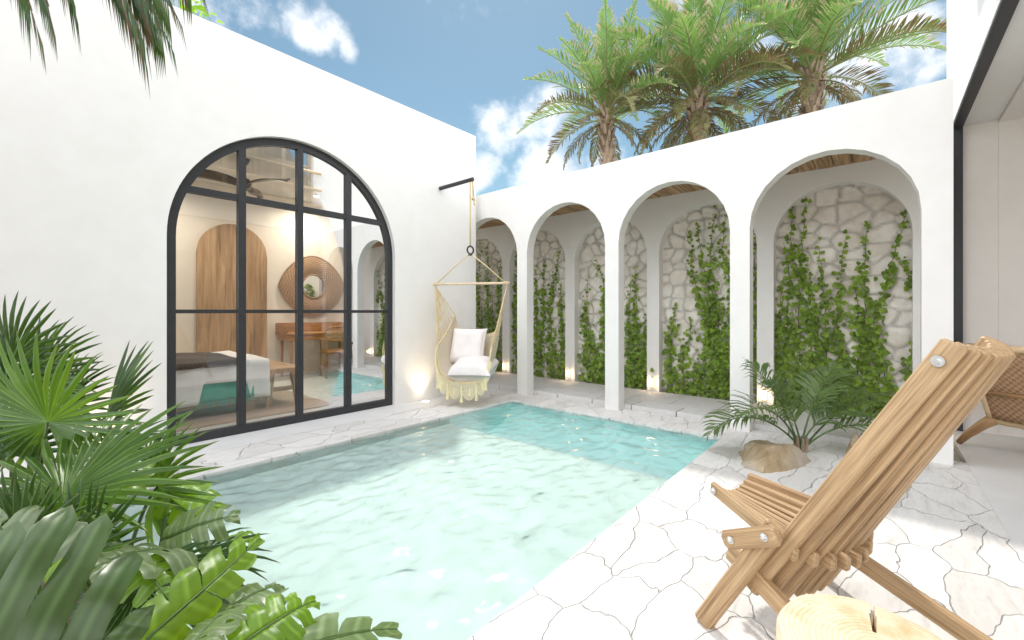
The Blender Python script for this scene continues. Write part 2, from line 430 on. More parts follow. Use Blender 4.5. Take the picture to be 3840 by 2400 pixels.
# ---------------------------------------------------------------- world and sun
SUN = V(.476, .42, 1.0).normalized()
el = math.asin(SUN.z); az = math.atan2(SUN.x, SUN.y)
W = bpy.data.worlds.new('World'); S.world = W; W.use_nodes = True
wt = W.node_tree; wt.nodes.clear()
def wn(k, **kw):
    n = wt.nodes.new(k)
    for a, b in kw.items(): setattr(n, a, b)
    return n
wo = wn('ShaderNodeOutputWorld'); bg = wn('ShaderNodeBackground')
sky = wn('ShaderNodeTexSky', sky_type='NISHITA', sun_disc=False)
sky.sun_elevation = el; sky.sun_rotation = az; sky.altitude = 0; sky.air_density = 1.0; sky.dust_density = .3; sky.ozone_density = 3.0
SKY_STRENGTH = .09
bg.inputs['Strength'].default_value = SKY_STRENGTH
tc = wn('ShaderNodeTexCoord')
def wmath(op, a, b=None, c=None):
    m = wn('ShaderNodeMath', operation=op)
    for i, x in enumerate((a, b, c)):
        if x is None: continue
        if hasattr(x, 'outputs'): wt.links.new(x.outputs[0], m.inputs[i])
        else: m.inputs[i].default_value = x
    return m
# clouds: (px, py, radius in degrees, weight)
CLOUDS = [(755,72,3.2,1.0),(822,132,1.4,.75),(1185,320,4.2,.9),(1290,290,4.0,.85),(1150,395,3.2,1.0),(1290,415,5.0,1.05),(1420,400,4,1.0),(1000,430,5,.9),
          (2110,105,4.2,.95),(2040,150,4,.85),(2180,160,2.5,.6),(1640,5,4.5,.8),(1560,215,2.5,.65),
          (560,10,5.5,.5),(720,-5,3.5,.5),(480,60,4,.45),(1760,120,3.5,.7),(1900,230,3.5,.55),(300,-150,9,.7),(1100,-500,14,.8),(2700,200,9,.9)]
acc = None
nrm = wn('ShaderNodeVectorMath', operation='NORMALIZE'); wt.links.new(tc.outputs['Generated'], nrm.inputs[0])
wz = wn('ShaderNodeTexNoise'); wz.inputs['Scale'].default_value = 6; wz.inputs['Detail'].default_value = 5
wt.links.new(nrm.outputs[0], wz.inputs['Vector'])
wof = wn('ShaderNodeVectorMath', operation='SUBTRACT'); wt.links.new(wz.outputs['Color'], wof.inputs[0]); wof.inputs[1].default_value = (.5, .5, .5)
wma = wn('ShaderNodeVectorMath', operation='MULTIPLY_ADD'); wt.links.new(wof.outputs[0], wma.inputs[0]); wma.inputs[1].default_value = (.12, .12, .10); wt.links.new(nrm.outputs[0], wma.inputs[2])
for (px, py, rad, wgt) in CLOUDS:
    d = ray(px, py).normalized()
    dist = wn('ShaderNodeVectorMath', operation='DISTANCE'); wt.links.new(wma.outputs[0], dist.inputs[0]); dist.inputs[1].default_value = d
    mr = wn('ShaderNodeMapRange', interpolation_type='SMOOTHSTEP'); wt.links.new(dist.outputs['Value'], mr.inputs[0])
    mr.inputs[1].default_value = R(rad)*1.45; mr.inputs[2].default_value = R(rad)*.25; mr.inputs[3].default_value = 0; mr.inputs[4].default_value = wgt
    acc = mr if acc is None else wmath('MAXIMUM', acc, mr)
nz = wn('ShaderNodeTexNoise'); nz.inputs['Scale'].default_value = 15; nz.inputs['Detail'].default_value = 9; nz.inputs['Roughness'].default_value = .6
wt.links.new(nrm.outputs[0], nz.inputs['Vector'])
dens = wmath('MULTIPLY_ADD', nz, 1.7, -.95)
# unseen bright clouds overhead and behind the viewer, added as fill light for shaded walls
fwd = V(CF, SF, .30).normalized()
dt = wn('ShaderNodeVectorMath', operation='DOT_PRODUCT'); wt.links.new(nrm.outputs[0], dt.inputs[0]); dt.inputs[1].default_value = fwd
fill_bank = wn('ShaderNodeMapRange', interpolation_type='SMOOTHSTEP'); wt.links.new(dt.outputs['Value'], fill_bank.inputs[0])
fill_bank.inputs[1].default_value = .62; fill_bank.inputs[2].default_value = .33; fill_bank.inputs[3].default_value = 0; fill_bank.inputs[4].default_value = 1.0
acc = wmath('MAXIMUM', acc, wmath('MULTIPLY', fill_bank, 1.25))
dens2 = wmath('ADD', acc, dens)
cm = wn('ShaderNodeMapRange', interpolation_type='SMOOTHSTEP'); wt.links.new(dens2.outputs[0], cm.inputs[0])
cm.inputs[1].default_value = .20; cm.inputs[2].default_value = 1.0; cm.inputs[3].default_value = 0; cm.inputs[4].default_value = .88
nz2 = wn('ShaderNodeTexNoise'); nz2.inputs['Scale'].default_value = 9; nz2.inputs['Detail'].default_value = 6
wt.links.new(nrm.outputs[0], nz2.inputs['Vector'])
cr = wn('ShaderNodeValToRGB'); wt.links.new(nz2.outputs['Fac'], cr.inputs[0])
CB = 8.2
cr.color_ramp.elements[0].position = .35; cr.color_ramp.elements[0].color = (CB*.66, CB*.70, CB*.76, 1)
cr.color_ramp.elements[1].position = .62; cr.color_ramp.elements[1].color = (CB*.98, CB*.98, CB, 1)
tint = wn('ShaderNodeMix', data_type='RGBA', blend_type='MULTIPLY'); tint.inputs[0].default_value = 1.0
wt.links.new(sky.outputs[0], tint.inputs[6]); tint.inputs[7].default_value = (.74, .80, .65, 1)
lift = wmath('MULTIPLY_ADD', fill_bank, 1.75, 1.0)  # extra brightness for the added fill clouds only
crs = wn('ShaderNodeVectorMath', operation='SCALE'); wt.links.new(cr.outputs[0], crs.inputs[0]); wt.links.new(lift.outputs[0], crs.inputs['Scale'])
wm = wn('ShaderNodeMix', data_type='RGBA'); wt.links.new(cm.outputs[0], wm.inputs[0]); wt.links.new(tint.outputs[2], wm.inputs[6]); wt.links.new(crs.outputs[0], wm.inputs[7])
wt.links.new(wm.outputs[2], bg.inputs['Color']); wt.links.new(bg.outputs[0], wo.inputs['Surface'])

sl = bpy.data.lights.new('sun', 'SUN'); sl.energy = 1.5; sl.angle = R(2.5); sl.color = (1.0, .955, .89)
so = bpy.data.objects.new('sun', sl); COL.objects.link(so); so.rotation_euler = (-SUN).to_track_quat('-Z', 'Y').to_euler(); so.location = (6, 6, 14)

def lamp_point(name, loc, e, col=(1, .70, .40), rad=.02, parent=None):
    l = bpy.data.lights.new(name, 'POINT'); l.energy = e; l.color = col; l.shadow_soft_size = rad
    o = bpy.data.objects.new(name, l); COL.objects.link(o); o.location = loc
    if parent is not None:
        o.parent = parent; o.location = Vector(loc) - wloc(parent)
    return o
def lamp_spot(name, loc, dirv, e, size, blend=.6, col=(1, .75, .48), rad=.03, parent=None):
    l = bpy.data.lights.new(name, 'SPOT'); l.energy = e; l.color = col; l.spot_size = R(size); l.spot_blend = blend; l.shadow_soft_size = rad
    o = bpy.data.objects.new(name, l); COL.objects.link(o); o.location = loc
    o.rotation_euler = Vector(dirv).to_track_quat('-Z', 'Y').to_euler()
    if parent is not None:
        o.parent = parent; o.location = Vector(loc) - wloc(parent)
    return o

# ---------------------------------------------------------------- camera
cd = bpy.data.cameras.new('camera'); cam = bpy.data.objects.new('camera', cd); COL.objects.link(cam)
cd.sensor_width = 36; cd.lens = 36 * FPX / 3840; cd.shift_y = -32 / 3840; cd.clip_start = .02; cd.clip_end = 3000
cam.location = (0, 0, CAM_H); cam.rotation_euler = (R(90), 0, YAW - R(90)); S.camera = cam
S.view_settings.view_transform = 'Standard'; S.view_settings.look = 'None'; S.view_settings.exposure = .98; S.view_settings.gamma = 1
S.cycles.use_denoising = True
S.cycles.max_bounces = 12; S.cycles.diffuse_bounces = 6; S.cycles.glossy_bounces = 5; S.cycles.transparent_max_bounces = 24; S.cycles.transmission_bounces = 6
S.cycles.caustics_reflective = False; S.cycles.caustics_refractive = False
S.cycles.sample_clamp_indirect = 6.0

# ---------------------------------------------------------------- numbers of the place
PX0, PX1, PY0, PY1 = .32, 4.02, 1.05, 3.46          # pool
WATER = -.020; SHELF = -.088; STEP = 3.015; DEEP = -.34
COLX, COLT = 4.38, .14                               # front arcade plane, thickness
REARX = 5.53; STONEX = 5.68
HOUSEY = 4.32; HOUSEX = 4.25; HOUSEZ = 3.564
FACY = -.50; FACZ = 2.815

# ---------------------------------------------------------------- ground, paving, pool
mb = MB()
G = 400
for (a, b, c, d) in ((-G, -.2, -G, G), (4.2, G, -G, G), (-.2, 4.2, -G, .9), (-.2, 4.2, 3.6, G)):
    mb.add([(a, c, -.075), (b, c, -.075), (b, d, -.075), (a, d, -.075)], [(0, 1, 2, 3)])
struct(mb.build('ground', m_sand), 'sandy ground beyond the villa walls')

def edge_wob(n, amp, seed):
    r = random.Random(seed); return [(r.random() - .5) * amp for _ in range(n)]
mb = MB()
def paving(x0, x1, y0, y1, z=0.0, zb=-.034):
    mb.box((x0, y0, zb), (x1, y1, z))
paving(-4, 4.52, -.475, PY0)
paving(PX1, 4.52, PY0, 4.0)
paving(.0, PX1, PY1, 4.0)
paving(4.26, 4.52, 4.0, 9.5)
struct(mb.build('pavement', m_flag), 'pale crazy paving of irregular stones round the pool')
mb = MB()
mb.box((-6, 4.0, -.07), (4.26, HOUSEY + .2, -.002))
struct(mb.build('path', m_concrete), 'smooth grey concrete strip along the white house')
mb = MB()
mb.box((-4, PY0, -.07), (.0, 4.0, .012)); mb.box((0, PY0, -.07), (PX0 - .1, PY1, .012))
struct(mb.build('planting_bed', m_soil), 'dark soil of the planting bed at the pool end')
mb = MB(); mb.box((PX0 - .1, PY0, -.07), (PX0, PY1, .014)); struct(mb.build('kerb', m_granite), 'narrow grey kerb between planting bed and pool')

mb = MB()
zt = -.0345
def quad(a, b, c, d, mi): mb.add([a, b, c, d], [(0, 1, 2, 3)], mi)
quad((PX0, PY0, SHELF), (STEP, PY0, SHELF), (STEP, PY1, SHELF), (PX0, PY1, SHELF), 0)
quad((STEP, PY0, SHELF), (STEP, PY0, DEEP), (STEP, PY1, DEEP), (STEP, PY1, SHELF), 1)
NCV = 28
cove = []
for i in range(NCV + 1):
    an = math.pi/2*i/NCV; cove.append((STEP + .05 + (PX1 - STEP - .05)*math.sin(an), zt + (DEEP - zt)*math.cos(an)**.8))
cove = [(STEP, DEEP)] + cove
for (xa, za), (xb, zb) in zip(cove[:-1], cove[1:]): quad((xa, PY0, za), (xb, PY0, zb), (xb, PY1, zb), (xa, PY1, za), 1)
for y in (PY0, PY1):
    quad((PX0, y, SHELF), (STEP, y, SHELF), (STEP, y, zt), (PX0, y, zt), 0)
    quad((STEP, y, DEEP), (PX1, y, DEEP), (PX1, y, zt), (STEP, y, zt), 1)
quad((PX0, PY0, SHELF), (PX0, PY1, SHELF), (PX0, PY1, zt), (PX0, PY0, zt), 0)
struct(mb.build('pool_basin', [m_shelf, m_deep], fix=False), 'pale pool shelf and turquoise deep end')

def wave(x, y):
    p = V(x, y, 0)
    w = noise.fractal(V(x*3.1, y*3.6, 1.3), 1.0, 2.0, 2) * .0080
    w += noise.noise(V(x*8.0 + 3, y*11.0, 4.1)) * .0150
    w += noise.noise(V(x*17, y*21 + 5, 7.7)) * .0030
    return w
nx, ny = 380, 260
mb = MB()
mb.grid(lambda a, b: V(PX0 + (PX1-PX0)*a, PY0 + (PY1-PY0)*b, WATER + wave(PX0 + (PX1-PX0)*a, PY0 + (PY1-PY0)*b)), nx, ny)
def M_water():
    t = NT('pool_water')
    fr = t.n('ShaderNodeFresnel'); fr.inputs['IOR'].default_value = 1.33
    tr = t.n('ShaderNodeBsdfTransparent'); tr.inputs['Color'].default_value = (.90, .985, .965, 1)
    gl = t.n('ShaderNodeBsdfGlossy'); gl.inputs['Roughness'].default_value = .11
    mx = t.n('ShaderNodeMixShader'); t.l(fr, 0, mx, 0); t.l(tr, 0, mx, 1); t.l(gl, 0, mx, 2); t.l(mx, 0, t.out, 'Surface')
    return t.mat
struct(mb.build('water', M_water(), smooth=True, fix=False), 'rippled turquoise pool water with sun glints')

# ---------------------------------------------------------------- colonnade
PITCH = 1.30; Y_RIGHT = -.395; CW = .165
def arcade_outline(ncol, z_spring, rad, top, nseg=14):
    """comb outline in (y, z): piers standing on z=0, round arches between"""
    pts = [(Y_RIGHT, 0)]
    for k in range(ncol):
        y0 = Y_RIGHT + k * PITCH
        pts.append((y0 + CW, 0))
        if k < ncol - 1:
            c = y0 + CW + (PITCH - CW) / 2
            for i in range(nseg + 1):
                an = math.pi - math.pi * i / nseg
                pts.append((c + rad*math.cos(an), z_spring + rad*math.sin(an)))
            pts.append((y0 + PITCH, 0))
    ye = Y_RIGHT + (ncol-1) * PITCH + CW
    pts += [(ye, top), (Y_RIGHT, top)]
    return pts
col = thing('colonnade', 'white plastered arcade of round arches behind the pool', 'colonnade', (COLX, 2.0, 0))
rad = (PITCH - CW) / 2
ol = arcade_outline(5, 1.86, rad, 2.775)
mb = MB(); mb.prism(ol, lambda p: (COLX, p[0], p[1]), lambda p: (COLX + COLT, p[0], p[1])); mb.build('front_arcade', m_plaster, col)
ol2 = arcade_outline(6, 1.86, rad, 2.775, 20)
mb = MB(); mb.prism(ol2, lambda p: (REARX, p[0], p[1]), lambda p: (REARX + COLT, p[0], p[1])); mb.build('rear_arcade', m_plaster, col)
YE = Y_RIGHT + 5 * PITCH + CW
mb = MB()
mb.box((COLX + COLT, Y_RIGHT, 2.66), (REARX, YE, 2.77)); mb.build('roof', m_plaster, col)
mb = MB()
npl = 44
for i in range(npl):
    y0 = Y_RIGHT + .004 + (YE - Y_RIGHT) * i / npl; y1 = y0 + (YE - Y_RIGHT) / npl - .008
    zo = rnd.random() * .006
    mb.bar((COLX + COLT + .002, (y0+y1)/2, 2.617 + zo), (REARX - .002, (y0+y1)/2, 2.617 + zo), (0, 1, 0), y1 - y0, .05, .006)
mb.build('plank_ceiling', m_plank, col)
mb = MB()
y = Y_RIGHT + .02; i = 0
while y < YE:
    ln = .50; mb.bar((COLX + COLT + .145, y + .002, .0), (COLX + COLT + .145, min(y + ln, YE) - .008, .0), (1, 0, 0), .28, .10, .004)
    mb.bar((COLX + COLT + .645, y + .20, .0), (COLX + COLT + .645, min(y + ln + .2, YE + .2) - .007, .0), (1, 0, 0), .71, .099, .003)
    y += ln
mb.build('plinth', m_granite, col)

# stone wall: real relief of rubble stones
SY0, SY1, SZ1 = -.47, 11.5, 2.74
def stone_wall():
    rs = np.random.RandomState(5)
    cell = .20
    ys = np.concatenate([np.arange(SY0, 5.8, .019), np.arange(5.8, SY1, .05)]); zs = np.arange(0, SZ1 + .01, .019)
    Yg, Zg = np.meshgrid(ys, zs)
    wy = np.sin(Yg*9 + Zg*4)*.018 + np.sin(Zg*13 - Yg*5)*.014 + np.sin(Yg*31+Zg*23)*.006
    wz = np.sin(Yg*8 - Zg*7)*.016 + np.sin(Zg*21 + Yg*11)*.009 + np.sin(Zg*37-Yg*29)*.005
    A = Yg + wy; B = (Zg + wz) * 1.25
    ny_, nz_ = int((SY1-SY0)/cell) + 4, int(SZ1*1.25/cell) + 4
    jy = rs.rand(ny_, nz_)*.86; jz = rs.rand(ny_, nz_)*.86; hh = rs.rand(ny_, nz_); tx = rs.randn(ny_, nz_)*.12; tz = rs.randn(ny_, nz_)*.12
    iy = np.floor((A - SY0)/cell).astype(int) + 1; iz = np.floor(B/cell).astype(int) + 1
    d1 = np.full(A.shape, 9.); d2 = np.full(A.shape, 9.); ht = np.zeros(A.shape); tl = np.zeros(A.shape)
    for a in (-2, -1, 0, 1, 2):
        for b in (-2, -1, 0, 1, 2):
            cy = np.clip(iy + a, 0, ny_-1); cz = np.clip(iz + b, 0, nz_-1)
            sy = SY0 + (cy - 1 + jy[cy, cz]) * cell; sz = (cz - 1 + jz[cy, cz]) * cell
            dd = np.hypot(A - sy, B - sz)
            n1 = dd < d1
            d2 = np.where(n1, d1, np.minimum(d2, dd)); 
            ht = np.where(n1, hh[cy, cz], ht); tl = np.where(n1, tx[cy, cz]*(A-sy) + tz[cy, cz]*(B-sz), tl)
            d1 = np.where(n1, dd, d1)
    e = np.clip((d2 - d1) / .040, 0, 1); e = e*e*(3-2*e)
    dx = e * (.020 + .020*ht) + e*tl*.6 + np.sin(Yg*57+Zg*41)*np.sin(Zg*63-Yg*22)*.0030 + np.sin(Yg*23-Zg*31+np.sin(Zg*17)*2)*.0035
    vs = [(STONEX - d, yy, zz) for d, yy, zz in zip(dx.ravel(), Yg.ravel(), Zg.ravel())]
    r, c = Yg.shape
    idx = np.arange(r*c).reshape(r, c)
    fs = np.stack([idx[:-1, :-1], idx[:-1, 1:], idx[1:, 1:], idx[1:, :-1]], -1).reshape(-1, 4).tolist()
    return vs, fs, (1 - e).ravel()
vs, fs, jt = stone_wall()
nfront = len(vs)
me = bpy.data.meshes.new('stone_wall')
X1 = STONEX + .25
bk = [(STONEX, SY0, 0), (STONEX, SY1, 0), (STONEX, SY1, SZ1), (STONEX, SY0, SZ1), (X1, SY0, 0), (X1, SY1, 0), (X1, SY1, SZ1), (X1, SY0, SZ1)]
me.from_pydata(vs + bk, [], fs + [[nfront + i for i in f] for f in ((4, 5, 6, 7), (0, 4, 7, 3), (1, 2, 6, 5), (3, 7, 6, 2))])
at = me.attributes.new('joint', 'FLOAT', 'POINT'); at.data.foreach_set('value', np.concatenate([jt, np.zeros(8)]).astype(np.float32))
me.polygons.foreach_set('use_smooth', [True]*len(me.polygons)); me.materials.append(m_wallstone)
sw = bpy.data.objects.new('stone_wall', me); COL.objects.link(sw)
tag(sw, 'pale rubble stone wall behind the white arcade, overgrown with ivy', 'wall')

# ---------------------------------------------------------------- ivy on the stone wall
def leaf_card(mb, p, nrm, up, size, mi):
    """small lobed ivy leaf, slightly folded along its midrib"""
    nrm = nrm.normalized(); up = (up - nrm*up.dot(nrm)).normalized(); sd = up.cross(nrm)
    f = .22*size
    pts = [p, p + sd*size*.42 + up*size*.10 + nrm*f, p + sd*size*.50 + up*size*.48 + nrm*f*.8, p + up*size*1.0 - nrm*f*.3, p - sd*size*.50 + up*size*.48 + nrm*f*.8, p - sd*size*.42 + up*size*.10 + nrm*f, p + up*size*.4]
    mb.add(pts, [(0, 1, 6), (1, 2, 6), (2, 3, 6), (3, 4, 6), (4, 5, 6), (5, 0, 6)], mi)
XW = STONEX - .045
def w5(x, y): return ((2700 + x*.7937)/1.58678, (500 + y*.7937)/1.58678)
def w4(x, y): return ((1760 + x*.794)/1.58678, (500 + y*.794)/1.58678)
VINES = [
 ('ivy with two tall shoots up the left edge of the rightmost arch', w5, [[(300,1290),(320,900),(330,600),(345,340)],[(380,1290),(370,900),(385,600),(405,300)],[(430,1290),(430,950),(400,700),(300,520)],[(290,1290),(280,1000),(290,700)],[(170,1250),(168,900),(165,460)]]),
 ('ivy with two thin shoots in the middle of the rightmost arch', w5, [[(500,1300),(500,850),(480,650),(465,530)],[(560,1300),(560,900),(570,650),(590,500)],[(470,1300),(470,1000),(440,780),(420,660)],[(600,1310),(590,1050),(560,950)]]),
 ('spreading ivy with forked shoots right of centre in the rightmost arch', w5, [[(650,1310),(660,900),(640,700),(650,620)],[(720,1320),(690,900),(680,650),(700,430)],[(760,1320),(730,900),(790,700),(850,480),(885,370)],[(840,1320),(780,1150),(740,980)]]),
 ('short ivy shoots at the right edge of the rightmost arch', w5, [[(925,1170),(905,1000)],[(960,900),(910,720),(860,600)]]),
 ('thick dark ivy sweeping up to the right edge of the third arch', w4, [[(1100,1240),(1130,950),(1050,650),(1045,470)],[(1160,1250),(1150,900),(1100,600),(1075,430)],[(1200,1250),(1180,900),(1140,560),(1160,370)],[(1240,1250),(1230,900),(1200,800)],[(1270,1000),(1245,760),(1225,670),(1195,560),(1215,380)],[(1200,1250),(1170,1000),(1120,800)],[(1230,1250),(1210,1050),(1160,850)]]),
 ('slender pair of ivy shoots at the left of the third arch', w4, [[(960,1225),(950,1000),(975,800)],[(1010,1225),(1010,1050),(1040,950),(1050,880)],[(1060,1230),(1060,1120),(1100,1050)]]),
 ('ivy between the rear columns seen at the left of the third arch', w4, [[(760,1190),(755,900),(760,700)],[(800,1190),(790,900),(785,640)],[(830,1195),(830,870)],[(780,1190),(775,950)]]),
 ('ivy climbing at the right of the second arch', w4, [[(560,1170),(550,850),(560,690)],[(600,1180),(580,950),(545,830)],[(640,1180),(640,900),(635,700),(600,600)],[(680,1190),(690,950),(690,760)],[(620,1180),(610,1000)]]),
 ('ivy with drooping thin shoots at the left of the second arch', w4, [[(330,1150),(350,900),(355,600)],[(400,1150),(380,800),(430,550)],[(320,1100),(315,850),(318,640)],[(445,1150),(440,900),(430,720),(405,660)],[(480,1170),(480,900)]]),
 ('shaded ivy behind the hanging chair in the leftmost arch', w4, [[(40,1110),(45,700),(60,520)],[(90,1120),(90,700),(87,520)],[(130,1120),(140,800),(150,560)],[(170,1130),(180,900),(190,650)],[(60,1110),(60,800)],[(110,1120),(110,760)],[(225,1130),(222,800),(225,560)]]),
]
rv = random.Random(31)
def build_vine(label, strands, mass=True, lite=False):
    allp = [p for s in strands for p in s]
    yc = sum(p.y for p in allp)/len(allp)
    root = thing('climbing_vine', label, 'ivy', (XW, yc, .05), 'ivy on the stone wall')
    lf = MB(); st = MB()
    for s in strands:
        pts = []
        for i in range(len(s)-1):
            n = max(2, int((s[i+1]-s[i]).length/.06))
            for k in range(n):
                q = s[i].lerp(s[i+1], k/n)
                pts.append(q + V(-.004 + rv.random()*.004, (rv.random()-.5)*.022, 0))
        pts.append(s[-1])
        st.tube(pts, .006, 5, r1=.002)
        N = len(pts); ztop = s[-1].z
        for i, q in enumerate(pts):
            h = max(0, q.z - .05); rel = i/max(1, N-1)
            nl = 8.0 if h < .4 else (6.4 if h < .9 else 4.8)
            if rel > .8: nl = 2.6
            sp = (.105 if h < .40 else (.062 if h < .9 else .042)) * (1.0 if rel < .8 else .5)
            for _ in range(int(nl + rv.random())):
                sz = (.036 + rv.random()*.034) * (1 if rel < .75 else .72)
                off = V(-abs(rv.gauss(.01, .022)), rv.gauss(0, sp*.62), rv.gauss(0, .04))
                p = q + off
                if p.z < .06: p.z = .06 + rv.random()*.05
                nr = V(-1, rv.gauss(0, .45), .35 + rv.gauss(0, .4)); up = V(0, rv.gauss(0, .7), -1 + rv.random()*.9)
                leaf_card(lf, p, nr, up, sz, 0 if rv.random() < .62 else 1)
    st.build('stem', m_vstem, root, fix=False)
    lf.build('foliage', [m_vine, m_vine2], root, fix=False)
for (lab, cv, ss) in VINES:
    build_vine(lab, [[atX(*cv(*p), XW) for p in s] for s in ss])
farv = []
for k in range(9):
    y = 8.2 + k*.32; tp = 1.5 + rv.random()*.9
    farv.append([V(XW, y + rv.gauss(0, .05), .06), V(XW, y + rv.gauss(0, .08), tp*.5), V(XW, y + rv.gauss(0, .1), tp)])
build_vine('ivy seen through the narrow arched bedroom window', farv)

# ---------------------------------------------------------------- lamps on the rear columns
LN = ['deep in the leftmost arch beside the hanging chair', 'on the rear column of the second arch', 'on the rear column of the third arch', 'behind the small palm by the rock', 'behind the right end pillar']
ly = [Y_RIGHT + k*PITCH + CW*.5 for k in (4, 3, 2, 1, 0)]
for lab, y in zip(LN, ly):
    z0 = .165; x0 = REARX - .045
    t = thing('wall_lamp', 'small lit brass wall lamp low ' + lab, 'wall lamp', (REARX, y, z0), 'brass wall lamps on the rear columns')
    mb = MB(); mb.box((REARX - .012, y - .022, z0 - .05), (REARX - .001, y + .022, z0 + .05)); mb.tube([(REARX - .012, y, z0 + .058), (x0, y, z0 + .058)], .006, 8); mb.build('backplate', m_brass, t)
    mb = MB(); mb.lathe([(.021, .050), (.024, .052), (.024, .062), (.008, .066)], (x0, y, z0), 14); mb.build('cap', m_brass, t, True, angle=35)
    mb = MB(); mb.lathe([(.018, -.062), (.023, -.060), (.023, -.052), (.018, -.050)], (x0, y, z0), 14); mb.build('base', m_brass, t, True, angle=35)
    mb = MB(); mb.lathe([(.017, -.049), (.019, -.04), (.019, .04), (.017, .049)], (x0, y, z0), 14); mb.build('glass_shade', m_lamp, t, True)
    lamp_point('lamp_light', (x0 - .05, y, z0), .10, (1, .66, .34), .03, t)

# ---------------------------------------------------------------- white house with the bedroom
house = thing('house', 'white plastered flat roofed house with tall black arched window', 'house', (1.86, HOUSEY, 0))
WXC, WR, WS = 1.866, 1.062, 1.715      # window centre, radius, spring height
out = [(-7, -.05), (WXC - WR, -.05), (WXC - WR, WS)]
for i in range(1, 48):
    an = math.pi - math.pi*i/48; out.append((WXC + WR*math.cos(an), WS + WR*math.sin(an)))
out += [(WXC + WR, WS), (WXC + WR, -.05), (HOUSEX, -.05), (HOUSEX, HOUSEZ), (-7, HOUSEZ)]
mb = MB(); mb.prism(out, lambda p: (p[0], HOUSEY, p[1]), lambda p: (p[0], HOUSEY + .16, p[1])); mb.build('front_wall', m_plaster, house)
BY = 7.70; RXI = 4.10; CEIL = 3.05
# side wall with narrow arched window
NY0, NY1, NS, NT_ = 6.56, 7.22, .62, 2.43
nyc, nr_ = (NY0+NY1)/2, (NY1-NY0)/2
arc = [(nyc - nr_*math.cos(math.pi/2*i/10), NT_ - nr_ + nr_*math.sin(math.pi/2*i/10)) for i in range(11)]
halfA = [(HOUSEY + .16, -.05), (nyc, -.05), (nyc, NS), (NY0, NS)] + arc + [(nyc, HOUSEZ), (HOUSEY + .16, HOUSEZ)]
halfB = [(BY + .2, -.05), (nyc, -.05), (nyc, NS), (NY1, NS)] + [(2*nyc - a, b) for a, b in arc] + [(nyc, HOUSEZ), (BY + .2, HOUSEZ)]
mb = MB()
for h in (halfA, halfB): mb.prism(h, lambda p: (RXI, p[0], p[1]), lambda p: (HOUSEX, p[0], p[1]))
mb.build('side_wall', m_plaster, house)
mb = MB()
mb.box((-2.2, BY, -.05), (RXI, BY + .2, HOUSEZ)); mb.box((-2.4, HOUSEY + .16, -.05), (-2.2, BY + .2, HOUSEZ)); mb.build('rear_wall', m_plaster_in, house)
mb = MB(); mb.box((-2.2, HOUSEY + .16, CEIL), (RXI, BY, CEIL + .3)); mb.build('roof', m_plaster, house)
mb = MB(); mb.box((-2.2, HOUSEY + .162, -.03), (RXI, BY, .0)); mb.build('floor', m_floor_in, house)
# arched window
win = MB(); fy0, fy1 = HOUSEY + .05, HOUSEY + .11
g = .004; fo = WR - g; fi = fo - .065
def arch_ring(ro, ri, zs, zb, n=48):
    o = [(WXC - ro, zb)] + [(WXC + ro*math.cos(math.pi - math.pi*i/n), zs + ro*math.sin(math.pi - math.pi*i/n)) for i in range(n+1)] + [(WXC + ro, zb)]
    i_ = [(WXC + ri, zb)] + [(WXC + ri*math.cos(math.pi*i/n), zs + ri*math.sin(math.pi*i/n)) for i in range(n+1)] + [(WXC - ri, zb)]
    return o, i_
o, i_ = arch_ring(fo, fi, WS, .0)
i_r = i_[::-1]
n = len(o); vs = []
for y in (fy0, fy1):
    vs += [(p[0], y, p[1]) for p in o] + [(p[0], y, p[1]) for p in i_r]
fs = []
for k in range(n-1):
    fs += [(k, k+1, n+k+1, n+k), (2*n+k, 3*n+k, 3*n+k+1, 2*n+k+1), (k, 2*n+k, 2*n+k+1, k+1), (n+k, n+k+1, 3*n+k+1, 3*n+k)]
fs += [(0, n, 3*n, 2*n), (n-1, 3*n-1, 4*n-1, 2*n-1)]
win.add(vs, fs)
aw = win.build('arched_window', m_black, house); aw['label'] = 'tall black framed arched window of sixteen panes'
mb = MB(); mb.box((WXC - fi, fy0 - .003, .0), (WXC + fi, fy1, .072)); mb.build('bottom_rail', m_black, aw)
def arch_h(dx): return WS + math.sqrt(max(0, fi*fi - dx*dx))
for k, (dx, w) in enumerate(((-.512, .06), (0, .056), (.512, .06))):
    mb = MB(); pf = [(WXC + dx - w/2, .073), (WXC + dx + w/2, .073)] + [(WXC + dx + w/2 - w*q/6, arch_h(dx + w/2 - w*q/6) + .002) for q in range(7)]
    mb.prism(pf, lambda p: (p[0], fy0 - .002, p[1]), lambda p: (p[0], fy1 - .002, p[1])); mb.build('mullion', m_black, aw)
for z, hh in ((1.1, .032), (2.123, .056)):
    h0, h1 = [fi if zz < WS else math.sqrt(fi*fi - (zz - WS)**2) for zz in (z - hh/2, z + hh/2)]
    mb = MB(); mb.prism([(WXC - h0 - .002, z - hh/2), (WXC + h0 + .002, z - hh/2), (WXC + h1 + .002, z + hh/2), (WXC - h1 - .002, z + hh/2)], lambda p: (p[0], fy0 + .004, p[1]), lambda p: (p[0], fy1 - .006, p[1])); mb.build('transom', m_black, aw)
pol = [(WXC - fi - .01, .05)] + [(WXC + (fi+.01)*math.cos(math.pi - math.pi*i/48), WS + (fi+.01)*math.sin(math.pi - math.pi*i/48)) for i in range(49)] + [(WXC + fi + .01, .05)]
mb = MB(); mb.add([(p[0], fy0 + .03, p[1]) for p in pol], [tuple(range(len(pol)))]); mb.build('pane', m_pane, aw, fix=False)
